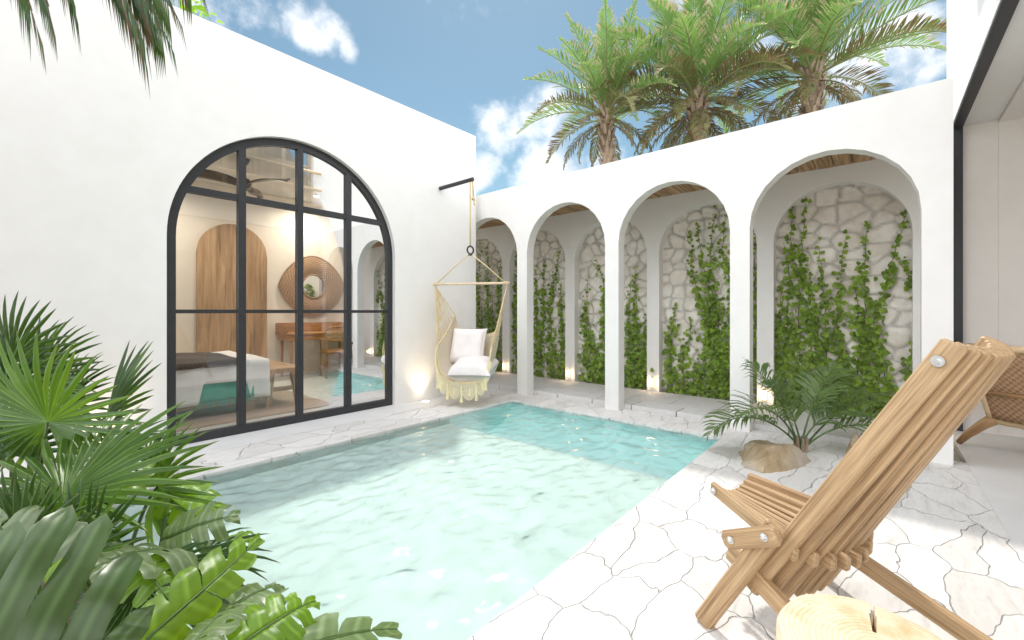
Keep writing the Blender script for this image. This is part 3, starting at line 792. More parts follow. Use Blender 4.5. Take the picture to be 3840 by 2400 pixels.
# narrow side window
mb = MB()
def narrow(ro, zb, n=24):
    return [(nyc - ro, zb)] + [(nyc + ro*math.cos(math.pi - math.pi*i/n), NT_ - nr_ + ro*math.sin(math.pi - math.pi*i/n)) for i in range(n+1)] + [(nyc + ro, zb)]
o = narrow(nr_ - .003, NS + .003); i2 = narrow(nr_ - .05, NS + .05); n = len(o)
vs = []
for x in (RXI + .06, RXI + .10): vs += [(x, p[0], p[1]) for p in o] + [(x, p[0], p[1]) for p in i2]
fs = []
for k in range(n):
    k2 = (k+1) % n
    fs += [(k, k2, n+k2, n+k), (2*n+k, 3*n+k, 3*n+k2, 2*n+k2), (k, 2*n+k, 2*n+k2, k2), (n+k, n+k2, 3*n+k2, 3*n+k)]
mb.add(vs, fs); nw = mb.build('narrow_window', m_black, house)
mb = MB(); mb.add([(RXI + .08, p[0], p[1]) for p in i2], [tuple(range(n))]); mb.build('pane', m_pane, nw, fix=False)
# arched double door on the back wall
DX0, DX1, DT = 1.776, 2.73, 2.46
dc, dr = (DX0+DX1)/2, (DX1-DX0)/2
def door_leaf(a, b, yoff, name):
    pts = [(a, .01), (b, .01)]
    n = 16
    for i in range(n+1):
        x = b + (a-b)*i/n; pts.append((x, DT - dr + math.sqrt(max(0, dr*dr - (x-dc)**2))))
    mb = MB(); vs = [(x, BY - yoff - .05, z) for x, z in pts] + [(x, BY - yoff, z) for x, z in pts]
    n = len(pts); fs = [tuple(range(n)), tuple(range(2*n-1, n-1, -1))] + [(i, (i+1) % n, n+(i+1) % n, n+i) for i in range(n)]
    mb.add(vs, fs, 0, [(z, x) for x, z in pts]*2); return mb.build(name, m_door, house)
door_leaf(DX0, dc + .03, .002, 'door_leaf'); door_leaf(dc + .10, DX1, .002, 'door_leaf')
mb = MB(); mb.box((dc + .031, BY - .012, .01), (dc + .099, BY - .002, DT - .03)); mb.build('door_gap_shade', m_darkbed, house)  # near-black strip: the shade between the door leaves put in as colour

# -- furniture in the bedroom
# bed, long axis along X, foot at x=1.55
bed = thing('bed', 'low bed with white bedding behind the arched window', 'bed', (.6, 5.75, 0))
mb = MB(); mb.box((-1.3, 5.20, .12), (1.78, 6.55, .27)); 
for x in (-1.2, 1.7):
    for y in (5.28, 6.46): mb.box((x - .04, y - .04, 0), (x + .04, y + .04, .12))
mb.build('bed_frame', m_bench, bed)
def rbox(mb, lo, hi, r=.06, mi=0, n=4):
    """rounded soft box"""
    lo = Vector(lo); hi = Vector(hi); c = (lo+hi)/2; h = (hi-lo)/2
    def sgnpow(v, p): return math.copysign(abs(v)**p, v)
    nu, nv = 28, 14; vs = []; fs = []
    e = .28
    for j in range(nv+1):
        ph = -math.pi/2 + math.pi*j/nv
        for i in range(nu):
            th = 2*math.pi*i/nu
            vs.append(c + V(h.x*sgnpow(math.cos(ph), e)*sgnpow(math.cos(th), e), h.y*sgnpow(math.cos(ph), e)*sgnpow(math.sin(th), e), h.z*sgnpow(math.sin(ph), e)))
    for j in range(nv):
        for i in range(nu):
            fs.append((j*nu+i, j*nu+(i+1) % nu, (j+1)*nu+(i+1) % nu, (j+1)*nu+i))
    mb.add(vs, fs, mi)
mb = MB(); rbox(mb, (-1.3, 5.19, .27), (1.84, 6.56, .56)); mb.build('mattress', m_linen, bed, True)
mb = MB(); rbox(mb, (-1.32, 5.17, .27), (1.10, 6.58, .545)); mb.build('duvet', m_linen, bed, True)
# bedspread hanging over the near side and the foot
def drape(x0, x1, yn, yf, ztop, zlow, thick, m, name, label, cat, fringe=None, seed=1, lift=None):
    mb = MB(); r = random.Random(seed); ph = r.random()*6
    L1 = ztop - zlow; W_ = yf - yn
    def fn(a, b):
        x = x0 + (x1-x0)*a
        zl = zlow if lift is None else zlow + lift[2]*max(0, min(1, (x-lift[0])/.05))*max(0, min(1, (lift[1]-x)/.05))
        L1 = ztop - zl; s = b*(L1 + W_)
        fold = math.sin(x*17 + ph)*.012 + math.sin(x*41 + ph*2)*.005
        if s < L1: return V(x + fold*.3, yn - .016 - (1 - s/L1)*(.02 + fold), zl + s)
        q = (s - L1); return V(x, yn + q, ztop + .006*math.sin(x*9+q*7))
    mb.grid(fn, 60, 40)
    o = mb.build(name, m, None, True, fix=False); tag(o, label, cat)
    sm = o.modifiers.new('thick', 'SOLIDIFY'); sm.thickness = thick; sm.offset = 1
    if fringe:
        f = MB()
        for k in range(fringe):
            x = x0 + (x1-x0)*(k+.5)/fringe; p = fn((k+.5)/fringe, 0)
            f.tube([p, p + V(r.gauss(0, .006), -.004, -.045 - r.random()*.02)], .0035, 4)
        f.build('fringe', m, o)
    return o
drape(.40, 1.86, 5.175, 6.5, .575, .17, .008, m_linen, 'bedspread', 'white bedspread hanging over the foot of the bed', 'bedspread', None, 3, (1.20, 1.68, .20))
drape(1.18, 1.70, 5.192, 6.45, .566, .19, .005, m_throw, 'throw_blanket', 'teal green fringed throw hanging from under the white bedspread', 'throw', 50, 5)
mb = MB(); rbox(mb, (-.9, 6.12, .57), (-.35, 6.5, .88)); drape(.80, 1.62, 5.150, 6.45, .588, .535, .006, m_darkbed, 'blanket', 'charcoal blanket folded across the top of the white bed', 'blanket', None, 9)
tag(mb.build('pillow', m_linen, None, True), 'white pillow at the head of the bed', 'pillow')
# bench
bn = thing('bench', 'rustic pale wooden bench at the foot of the bed', 'bench', (2.06, 5.7, 0))
mb = MB(); mb.bar((2.055, 5.17, .425), (2.055, 6.25, .425), (1, 0, 0), .40, .055, .012); mb.build('seat', m_bench, bn)
for y in (5.30, 6.12):
    for sx in (-1, 1):
        mb = MB(); mb.bar((2.055 + sx*.115, y, .40), (2.055 + sx*.17, y - (.03 if y < 5.7 else -.03), .0), (1, 0, 0), .06, .055, .006); mb.build('leg', m_bench, bn)
    mb = MB(); mb.bar((1.92, y, .20), (2.19, y, .20), (0, 1, 0), .035, .05, .004); mb.build('stretcher', m_bench, bn)
# rug
mb = MB(); mb.box((-.9, 4.87, .0), (2.47, 6.9, .016)); tag(mb.build('rug', m_rug), 'natural jute rug on the bedroom floor behind the glass', 'rug')
# desk
dk = thing('desk', 'honey coloured wooden writing desk against the back wall', 'desk', (3.45, 7.45, 0))
mb = MB(); mb.bar((2.87, 7.44, .73), (4.04, 7.44, .73), (0, 1, 0), .50, .04, .012); mb.build('desktop', m_desk, dk)
mb = MB(); mb.bar((2.89, 7.44, .665), (4.02, 7.44, .665), (0, 1, 0), .44, .085, .006); mb.build('drawer_box', m_desk, dk)
mb = MB(); mb.bar((2.87, 7.665, .83), (4.04, 7.665, .83), (0, 1, 0), .03, .155, .004); mb.bar((2.885, 7.25, .80), (2.885, 7.645, .83), (1, 0, 0), .025, .13, .004); mb.bar((4.025, 7.25, .80), (4.025, 7.645, .83), (1, 0, 0), .025, .13, .004); mb.build('gallery', m_desk, dk)
for x in (2.95, 3.96):
    for y in (7.26, 7.62):
        mb = MB(); mb.tube([(x, y, .63), (x, y, .0)], .024, 10, r1=.015); mb.build('leg', m_desk, dk, True)
# cane armchair at the desk, facing the wall
ch = thing('desk_chair', 'honey wood armchair with woven cane back at the desk', 'chair', (3.62, 7.02, 0))
cc = V(3.62, 7.02, 0); yw = R(-12)
def cl(x, y, z): return cc + V(x*math.cos(yw) - y*math.sin(yw), x*math.sin(yw) + y*math.cos(yw), z)
mb = MB(); mb.grid(lambda a, b: cl((a-.5)*.46, (b-.5)*.44, .44 + .012*math.cos((a-.5)*3)), 6, 6); so_ = mb.build('seat', m_desk, ch, True, fix=False); sm = so_.modifiers.new('thick', 'SOLIDIFY'); sm.thickness = .035
for sx in (-1, 1):
    mb = MB(); mb.tube([cl(sx*.235, -.20, .0), cl(sx*.225, -.19, .45), cl(sx*.22, -.18, .62)], .016, 8, r1=.014); mb.build('leg', m_desk, ch, True)
    mb = MB(); mb.tube([cl(sx*.235, .21, .0), cl(sx*.225, .20, .45), cl(sx*.235, .20, .60), cl(sx*.24, .16, .635), cl(sx*.235, -.05, .64), cl(sx*.225, -.17, .625)], .015, 8); mb.build('leg', m_desk, ch, True)
ring = []
for k in range(25):
    an = 2*math.pi*k/24; cx_ = math.copysign(abs(math.cos(an))**.6, math.cos(an)); sx_ = math.copysign(abs(math.sin(an))**.6, math.sin(an))
    ring.append((cx_*.26, .735 + sx_*.115))
mb = MB(); mb.tube([cl(x, -.215 - .06*(1-(x/.26)**2), z) for x, z in ring], .016, 8); mb.tube([cl(0, -.275, .63), cl(0, -.275, .84)], .012, 6); mb.build('back_frame', m_desk, ch, True)
mb = MB()
for k in range(23):
    x = -.24 + .48*k/22; h = .10*(1 - abs(x/.27)**4)
    mb.tube([cl(x, -.213 - .06*(1-(x/.26)**2), .735 - h), cl(x, -.213 - .06*(1-(x/.26)**2), .735 + h)], .0024, 4)
for k in range(9):
    z = .645 + .18*k/8; mb.tube([cl(-.245 + .49*i/8, -.213 - .06*(1-((-.245 + .49*i/8)/.26)**2), z) for i in range(9)], .0024, 4)
mb.build('cane_panel', m_rail, ch, fix=False)
# mirror
MC = atY(740, 677, BY - .03)
mr_ = thing('wall_mirror', 'wicker framed eye shaped mirror above the desk', 'mirror', MC)
mb = MB(); n = 72
def mf(a, b):
    an = 2*math.pi*a; r0 = .205; c_, s_ = math.cos(an), math.sin(an)
    x1, z1 = .57*math.copysign(abs(c_)**1.12, c_), .535*math.copysign(abs(s_)**1.3, s_)
    return MC + V(r0*c_ + (x1 - r0*c_)*b, -.012 - .045*math.sin(b*math.pi*.9 + .25), r0*s_ + (z1 - r0*s_)*b)
mb.grid(mf, n, 8, 0, lambda a, b: (a, b)); wf = mb.build('wicker_frame', m_rattan, mr_, True, fix=False)
mb = MB(); mb.tube([mf(k/72, 1.0) for k in range(73)], .012, 6); mb.tube([mf(k/72, 0) + V(0, -.012, 0) for k in range(73)], .014, 6); mb.build('rim', m_rattan, mr_, True)
mb = MB(); mb.lathe([(.205, -.003), (.205, .003)], (0, 0, 0), 40); 
mb.v = [(MC.x + x, MC.y - .015 + z, MC.z + y) for x, y, z in mb.v]; mb.build('mirror_glass', m_mirror, mr_)
# pedestal and plant
mb = MB(); mb.bar((3.90, 6.26, .0), (3.90, 6.26, 1.09), (1, 0, 0), .33, .36, .01); tag(mb.build('pedestal', m_pedestal), 'dark reddish wood block pedestal by the narrow window', 'pedestal')
def pot_plant(c):
    t = thing('potted_plant', 'black clay pot of leafy green plant on wooden pedestal', 'plant', c)
    mb = MB(); mb.lathe([(.07, 0), (.125, .05), (.14, .13), (.125, .20), (.085, .245), (.095, .26), (.075, .262), (.07, .22)], c, 24); mb.build('pot', m_pot, t, True)
    mb = MB(); st = MB(); r = random.Random(4)
    for k in range(34):
        an = r.random()*6.28; rr = .05 + r.random()*.14; h = .33 + r.random()*.24 - rr*.5
        p = Vector(c) + V(rr*math.cos(an), rr*math.sin(an), h)
        st.tube([Vector(c) + V(0, 0, .22), p], .003, 4)
        leaf_card(mb, p, V(math.cos(an)*.5 - .3, math.sin(an)*.5 - .5, .8), V(math.cos(an), math.sin(an), .1), .10 + r.random()*.05, r.randint(0, 1))
    for k in range(10):
        an = 2.4 + r.random()*1.6; q = [Vector(c) + V(0, 0, .25), Vector(c) + V(.15*math.cos(an), .15*math.sin(an), .22), Vector(c) + V(.17*math.cos(an), .17*math.sin(an), -.05 - r.random()*.25)]
        st.tube(q, .003, 4)
        for i in range(6):
            p = q[1].lerp(q[2], i/5); leaf_card(mb, p, V(-.5, -.8, .3), V(r.gauss(0, .5), r.gauss(0, .5), -1), .07, 0)
    st.build('stem', m_stem, t, fix=False); mb.build('foliage', [m_vine, m_vine2], t, fix=False)
pot_plant((3.90, 6.24, 1.09))
# ceiling fan
FC = V(1.93, 6.18, 2.76)
fan = thing('ceiling_fan', 'dark three bladed ceiling fan behind the top panes', 'fan', (FC.x, FC.y, CEIL))
mb = MB(); mb.lathe([(.015, .0), (.02, .20), (.055, .235), (.07, .288)], FC + V(0, 0, .0), 16); mb.build('mount', m_black, fan, True)
mb = MB(); mb.lathe([(.02, -.10), (.075, -.08), (.09, -.02), (.07, .03), (.02, .05)], FC, 20); mb.build('motor', m_fan, fan, True)
for k in range(3):
    an = R(-62 + 120*k); dx = V(math.cos(an), math.sin(an), 0); dy = V(-math.sin(an), math.cos(an), 0)
    mb = MB()
    def bf(a, b):
        w = .05 + .055*math.sin(min(1, a*1.25)*math.pi*.75); w *= 1 if a < .9 else math.sqrt(max(0.02, 1 - ((a-.9)/.1)**2))
        return FC + dx*(.06 + .60*a) + dy*((b-.5)*2*w) + V(0, 0, -.02 + (b-.5)*.05 + .03*math.sin(a*3))
    mb.grid(bf, 18, 4); o = mb.build('blade', m_fan, fan, True, fix=False); sm = o.modifiers.new('thick', 'SOLIDIFY'); sm.thickness = .014
# ceiling lights
for k, (x, y, lab) in enumerate(((3.35, 7.2, 'round lit ceiling light over the desk, the only one in view'), (1.2, 6.9, 'round lit ceiling light near the ceiling fan'), (2.9, 5.6, 'round lit ceiling light nearest the arched window'))):
    t = thing('ceiling_light', lab, 'ceiling light', (x, y, CEIL), 'round bedroom ceiling lights')
    mb = MB(); mb.lathe([(.075, -.012), (.078, -.006), (.078, -.001)], (x, y, CEIL), 24); mb.build('trim_ring', m_plaster, t)
    mb = MB(); mb.lathe([(.058, -.016), (.06, -.0125)], (x, y, CEIL), 24); mb.build('diffuser', m_lamp_white, t)
    lamp_spot('downlight', (x, y, CEIL - .03), (0, 0, -1), 62, 165, .8, (1, .90, .77), .05, t)

# wall bracket, hanging chair ------------------------------------------------
HC = V(3.607, 3.76, 0)                # hanging point in plan
mb = MB(); mb.tube([(3.607, HOUSEY + .002, 2.69), (3.607, 3.715, 2.69)], .025, 14)
tag(mb.build('wall_pole', m_black, None, True, angle=40), 'black metal pole sticking out of the white wall above the hanging chair', 'pole')
RR = V(SF, -CF, 0); FFv = V(CF, SF, 0)
TW = R(14)
ra = RR*math.cos(TW) - FFv*math.sin(TW); qa = -(FFv*math.cos(TW) + RR*math.sin(TW))   # across, towards the viewer
def hp(r, q, z): return HC + ra*r + qa*q + V(0, 0, z)
hc = thing('hanging_chair', 'cream macrame hanging chair with tasselled fringe over the deck', 'hanging chair', (HC.x, HC.y, 2.69))
mb = MB()
mb.tube([hp(0, 0, 1.875), hp(0, 0, 2.3), hp(0, 0, 2.66), hp(-.012, .0, 2.712), hp(.01, -.0, 2.716), hp(.03, 0, 2.66), hp(.04, 0, 2.47)], .0095, 7)
mb.tube([hp(.026, .012, 2.47), hp(.052, .012, 2.455), hp(.05, -.012, 2.44), hp(.024, -.01, 2.455), hp(.028, .012, 2.47)], .010, 7)
mb.tube([hp(.045, 0, 2.45), hp(.05, 0, 2.38)], .008, 6)
mb.build('suspension_rope', m_rope, hc, True)
mb = MB(); mb.tube([hp(.040*math.sin(a*.5236), .012*math.cos(a*.5236), 1.842 + .045*math.cos(a*.5236)) for a in range(13)], .0105, 8); mb.tube([hp(0, 0, 1.80), hp(0, 0, 1.775)], .024, 10); mb.build('carabiner', m_black, hc, True)
BZ = 1.435; BH = .46
mb = MB(); mb.tube([hp(-BH - .03, 0, BZ), hp(BH + .03, 0, BZ)], .014, 10); mb.build('spreader_bar', m_rail, hc, True, angle=40)
mb = MB()
for s_ in (-1, 1):
    mb.tube([hp(0, 0, 1.80), hp(s_*.22, 0, 1.628), hp(s_*(BH - .03), 0, BZ + .012)], .007, 6)
    mb.tube([hp(s_*(BH - .03) + .016*math.cos(a), .018*math.cos(a*1.0), BZ + .019*math.sin(a)) for a in [0, .8, 1.6, 2.4, 3.2, 4, 4.8, 5.6, 6.28]], .007, 6)
    mb.tube([hp(s_*(BH) , .017*math.cos(a), BZ + .019*math.sin(a)) for a in [0, .8, 1.6, 2.4, 3.2, 4, 4.8, 5.6, 6.28]], .009, 6)
mb.build('bridle', m_rope, hc, True)
# sling surface
def side_edge(t): return (.315 + .02*t, -.27 + .50*t, 1.06 - .36*t - .05*math.sin(t*math.pi))
def spine(t):
    pts = [(-.33, .80), (-.30, .64), (-.23, .46), (-.10, .34), (.10, .30), (.27, .285)]
    x = t*5; i = min(4, int(x)); f = x - i
    a, b = pts[i], pts[i+1]; f2 = f
    return a[0] + (b[0]-a[0])*f2, a[1] + (b[1]-a[1])*f2
def sling(s_, t):
    w, q1, z1 = side_edge(t); q0, z0 = spine(t)
    u = abs(s_); r = w*math.sin(u*math.pi/2)**.9 if u > 0 else 0
    k = u**2.4; ft = .012*math.sin(s_*9 + t*7)
    return hp(math.copysign(r, s_), q0 + (q1-q0)*k + ft, z0 + (z1-z0)*k)
mb = MB(); mb.grid(lambda a, b: sling(a*2-1, b), 40, 26); o = mb.build('sling', m_sling, hc, True, fix=False); sm = o.modifiers.new('thick', 'SOLIDIFY'); sm.thickness = .008
mb = MB()
for s_ in (-1, 1):
    for k in range(9):
        t = k/8; e = sling(s_, t); p0 = hp(s_*BH, 0, BZ - .015)
        knot = p0.lerp(e, .80)
        mb.tube([p0, p0.lerp(e, .4) + ra*(.005*(k % 3 - 1)), knot, e], .0055, 5)
        for kk in (.25, .45, .62, .8):
            q = p0.lerp(e, kk); mb.tube([q - V(0, 0, .008), q + V(0, 0, .008)], .009, 6)
    mb.tube([sling(s_, t/12) for t in range(13)], .012, 6)
mb.tube([sling(-1 + 2*k/30, 1) for k in range(31)], .011, 6)
mb.tube([sling(-1 + 2*k/30, 0) for k in range(31)], .010, 6)
mb.build('side_cords', m_rope, hc, True)
# net fringe under the front edge
fr = MB(); tas = []
NS_ = 60
def fe(x, drop):                       # x in -1..1 along the edge, drop below it
    p = sling(max(-1, min(1, x)), 1.0); return p + qa*(.02 + .02*math.sin(abs(x)*1.5)) + V(0, 0, -drop)
nn = 26
for k in range(nn):
    x0 = -.98 + 1.96*k/nn; x1 = -.98 + 1.96*(k+2)/nn; xm = -.98 + 1.96*(k+1)/nn
    for (a, b, d0, d1) in ((x0, xm, .0, .03), (xm, x0, .0, .03), (x0, xm, .03, .06), (xm, x0, .03, .06)):
        fr.tube([fe(a, d0), fe(b, d1)], .0040, 4)
nsc = 6
for k in range(nsc):
    xa = -.98 + 1.96*k/nsc; xb = -.98 + 1.96*(k+1)/nsc; xm = (xa+xb)/2
    for rr, dd in ((1.0, .17), (.85, .15), (.68, .13), (.5, .11), (.3, .09)):
        fr.tube([fe(xm + (xb-xa)/2*rr*math.cos(a*math.pi/10),   .06 + dd*.80*math.sin(a*math.pi/10)) for a in range(11)], .0042, 4)
    for a in range(1, 10, 1):
        an = a*math.pi/10
        fr.tube([fe(xm, .062), fe(xm + (xb-xa)/2*math.cos(an), .06 + .17*.80*math.sin(an))], .0032, 4)
    fr.tube([fe(xa, .03), fe(xa, .15)], .011, 6)
    tas.append((xa, .145))
    fr.tube([fe(xm, .09), fe(xm, .15)], .008, 5, r1=.013)
tas.append((.98, .145))
fr.build('net_fringe', m_macrame, hc)
for x, d in tas:
    p = fe(x, d); mb = MB()
    mb.lathe([(.006, .0), (.015, -.008), (.013, -.022), (.020, -.07), (.021, -.078)][::-1], p, 10); mb.build('tassel', m_macrame, hc, True)
# cushions
def cushion(name, c, ax, ay, w, h, th, m, label):
    ax = ax.normalized(); ay = (ay - ax*ay.dot(ax)).normalized(); n_ = ax.cross(ay)
    mb = MB(); N = 22
    def fn(sgn):
        def f(a, b):
            x, y = a*2-1, b*2-1
            pin = 1 - .07*(1 - abs(x)**2)*abs(y)**3 - .0
            pinx = 1 - .07*(1 - abs(y)**2)*abs(x)**3
            e = max(0, (1 - x**4)*(1 - y**4))**.42
            wr = .035*noise.noise(V(x*2.2 + w*9, y*2.2, sgn*3)) * e
            return c + ax*(x*w/2*pinx) + ay*(y*h/2*pin) + n_*(sgn*th/2*e*(1 + wr*5) )
        return f
    mb.grid(fn(1), N, N); mb.grid(fn(-1), N, N)
    o = mb.build(name, m, None, True, fix=False); tag(o, label, 'cushion'); 
    wm_ = o.modifiers.new('weld', 'WELD'); wm_.merge_threshold = .0015
    return o
cushion('back_cushion', hp(-.075, -.13, .675), ra, V(0, 0, 1) - qa*.40 , .45, .46, .19, m_pillow, 'square blush cushion upright at the back of the hanging chair')
cushion('seat_cushion', hp(.085, .12, .43), ra + V(0, 0, .02), -qa + V(0, 0, .28), .52, .42, .23, m_pillow, 'white plump cushion lying on the seat of the hanging chair')

# ground uplights ------------------------------------------------------------
for (x, y, lab) in ((3.279, 4.20, 'round lit uplight in the deck left of the hanging chair'), (.42, 4.20, 'round lit uplight in the deck hidden behind the fan palms')):
    t = thing('ground_light', lab, 'uplight', (x, y, 0), 'round deck uplights along the house wall')
    mb = MB(); mb.lathe([(.060, .0), (.060, .004), (.048, .006)], (x, y, -.001), 24); mb.build('trim_ring', m_bolt, t)
    mb = MB(); mb.lathe([(.047, .0), (.047, .0075)], (x, y, -.001), 24); mb.build('lens', m_lamp_white, t)
    lamp_spot('uplight_beam', (x, y + .01, .03), (0, .22, 1), 6.5, 95, 1.0, (1, .76, .46), .03, t)

# ---------------------------------------------------------------- villa on the right
vl = thing('villa', 'white villa with wide black framed opening and upper windows at right', 'house', (2, FACY, 0))
mb = MB()
UX0, UX1, UZ0, UZ1 = -.6, 4.24, 3.38, 4.95          # upper window opening
mb.box((-4, FACY - .3, FACZ), (6.07, FACY, UZ0)); mb.box((-4, FACY - .3, UZ1), (6.07, FACY, 5.6))
mb.box((-4, FACY - .3, UZ0), (UX0, FACY, UZ1)); mb.box((UX1, FACY - .3, UZ0), (6.07, FACY, UZ1))
mb.build('facade', m_plaster, vl)
mb = MB(); mb.box((5.75, -6, -.05), (6.07, FACY - .301, 5.6)); mb.box((5.75, FACY - .3, -.05), (6.07, FACY, FACZ)); mb.build('interior_wall', m_plaster_right, vl)
mb = MB(); mb.box((-4.3, FACY - .8, -.05), (-4, FACY, 5.6)); mb.build('side_wall', m_plaster, vl)
mb = MB(); mb.box((-4, -6.3, 2.79), (.6, -6.001, 5.6)); mb.box((.6, -6.3, -.05), (6.07, -6.001, 5.6)); mb.build('rear_wall', m_plaster_right, vl)
mb = MB(); mb.box((-4, -6, 2.79), (5.75, FACY - .302, 2.95)); mb.build('ceiling', m_plaster_right, vl)
mb = MB(); mb.box((-4, -6, 5.45), (5.75, FACY - .302, 5.6)); mb.build('roof', m_plaster, vl)
mb = MB(); mb.box((-4, -6, -.05), (5.75, -.476, -.001)); mb.build('floor', m_concrete, vl)
mb = MB(); mb.box((-3.9, FACY - .075, 2.795), (5.745, FACY - .005, FACZ - .002)); mb.box((5.69, FACY - .075, 0), (5.745, FACY - .005, 2.794)); mb.box((-3.9, FACY - .075, 0), (-3.84, FACY - .005, 2.794)); mb.build('opening_frame', m_black, vl)
fx = MB(); x = UX1
fx.box((UX0, FACY - .16, UZ0), (UX1, FACY - .10, UZ0 + .06)); fx.box((UX0, FACY - .16, UZ1 - .06), (UX1, FACY - .10, UZ1)); fx.box((UX0, FACY - .155, 4.2), (UX1, FACY - .105, 4.25))
while x > UX0:
    fx.box((x - .075, FACY - .165, UZ0 + .06), (x, FACY - .095, UZ1 - .06)); x -= .53
uw = fx.build('upper_window', m_beige, vl)
mb = MB(); mb.add([(UX0, FACY - .13, UZ0), (UX1, FACY - .13, UZ0), (UX1, FACY - .13, UZ1), (UX0, FACY - .13, UZ1)], [(0, 1, 2, 3)]); mb.build('pane', m_pane, uw, fix=False)
mb = MB(); mb.grid(lambda a, b: V(UX0 + (UX1-UX0)*a, FACY - .36 + .03*math.sin(a*150), UZ0 + (UZ1-UZ0)*b), 240, 2); mb.build('curtain', m_curtain, vl, True, fix=False)
rl = MB()
for z in (3.36, 3.72, 4.08): rl.tube([(-1.6, FACY + .09, z), (4.37, FACY + .09, z)], .032, 10)
ro = rl.build('balcony_rail', m_rail, vl, True, angle=40)
for x in (-1.4, .5, 2.4, 4.2):
    for z in (3.36, 3.72, 4.08):
        mb = MB(); mb.tube([(x, FACY + .09, z), (x, FACY - .01, z)], .012, 8); mb.build('rail_bracket', m_black, ro)

# lounge chair with woven cord inside the villa -------------------------------
lc = thing('lounge_chair', 'wooden lounge chair with woven paper cord back inside the villa', 'lounge chair', (5.1, -.95, 0))
lw, ls = V(-.60, -.80, 0), V(.80, -.60, 0)           # across the chair, and the way it faces
def lp(w, d, z): return V(5.02, -.66, 0) + lw*w + ls*d + V(0, 0, z)
LW = .68
def bk(a, b): return lp(a*LW, -.24*b - .03*math.sin(a*math.pi), .27 + .56*b)
mb = MB(); mb.grid(bk, 10, 10, 0, lambda a, b: (a*.67, b*.6)); o = mb.build('backrest', m_wicker, lc, True, fix=False); sm = o.modifiers.new('thick', 'SOLIDIFY'); sm.thickness = .03; sm.offset = 0
mb = MB(); mb.grid(lambda a, b: lp(a*LW, .02 + .50*b, .25 + .09*b - .02*math.sin(b*math.pi)), 10, 10, 0, lambda a, b: (a*.67, b*.5)); o = mb.build('seat', m_wicker, lc, True, fix=False); sm = o.modifiers.new('thick', 'SOLIDIFY'); sm.thickness = .04; sm.offset = 0
for pp in ([bk(0, b/8) for b in range(9)], [bk(1, b/8) for b in range(9)], [lp(0, .01, .245), lp(LW, .01, .245)]):
    mb = MB(); mb.tube(pp, .026, 8); mb.build('cord_wrap', m_cord, lc, True)
mb = MB(); mb.tube([lp(-.04, -.13, .475), lp(LW*.5, -.145, .485), lp(LW + .04, -.13, .475)], .017, 8); mb.build('crossbar', m_bench, lc, True)
mb = MB(); mb.tube([bk(i/8, 1) for i in range(9)], .026, 8); mb.build('top_rail', m_cord, lc, True)
for w, s_ in ((0, 1), (LW, -1)):
    mb = MB(); mb.tube([lp(w + .03*s_, .04, .275), lp(w - .03*s_, -.02, .21), lp(w - .13*s_, -.02, .10), lp(w - .20*s_, -.01, .012)], lambda t: .046 - .026*t, 10); mb.build('leg', m_bench, lc, True)
    mb = MB(); mb.bar(lp(w + .05*s_, .46, .33), lp(w + .05*s_, .50, .0), lw, .05, .035, .006); mb.build('leg', m_bench, lc)

# ---------------------------------------------------------------- stick chair on the deck
sc_f = V(.407, .9135, 0); sc_s = V(.9135, -.407, 0); W0 = 1.595
def cp(l, w, z): return sc_f*l + sc_s*(W0 + w) + V(0, 0, z)
st = thing('folding_stick_chair', 'slatted wooden low chair on the sunlit paving beside the pool', 'chair', cp(.9, 0, 0))
NB, NSE = 10, 9
TOP, BOT = V(.50, 0, 1.02), V(.972, 0, .160)        # (l, -, z) of the back slats
SAGT, SAGB = .050, .065
def back_pt(i, t):
    k = i*2/(NB-1) - 1
    hw = .118 + (.238 - .118)*t
    l = TOP.x + (BOT.x-TOP.x)*t; z = TOP.z + (BOT.z-TOP.z)*t
    sag = (SAGT + (SAGB-SAGT)*t)*(1 - k*k)
    return cp(l - sag*.80, k*hw, z - sag*.45)
mb = MB()
for i in range(NB):
    mb.bar(back_pt(i, 0), back_pt(i, 1.0), sc_s, .0225, .056, .005)
mb.build('back_slats', m_wood, st)
def seat_pt(i, t):
    k = i*2/(NSE-1) - 1
    hw = .108 + (.212 - .108)*t
    l = 1.232 + (.835-1.232)*t; z = .385 + (.335-.385)*t
    sag = .048*(1 - k*k)
    return cp(l - sag*.1 - t*.066*(1 - k*k), k*hw, z - sag*(1 - .25*t))
mb = MB()
for i in range(NSE): mb.bar(seat_pt(i, 0), seat_pt(i, 1), sc_s, .0205, .050, .005)
mb.build('seat_slats', m_wood, st)
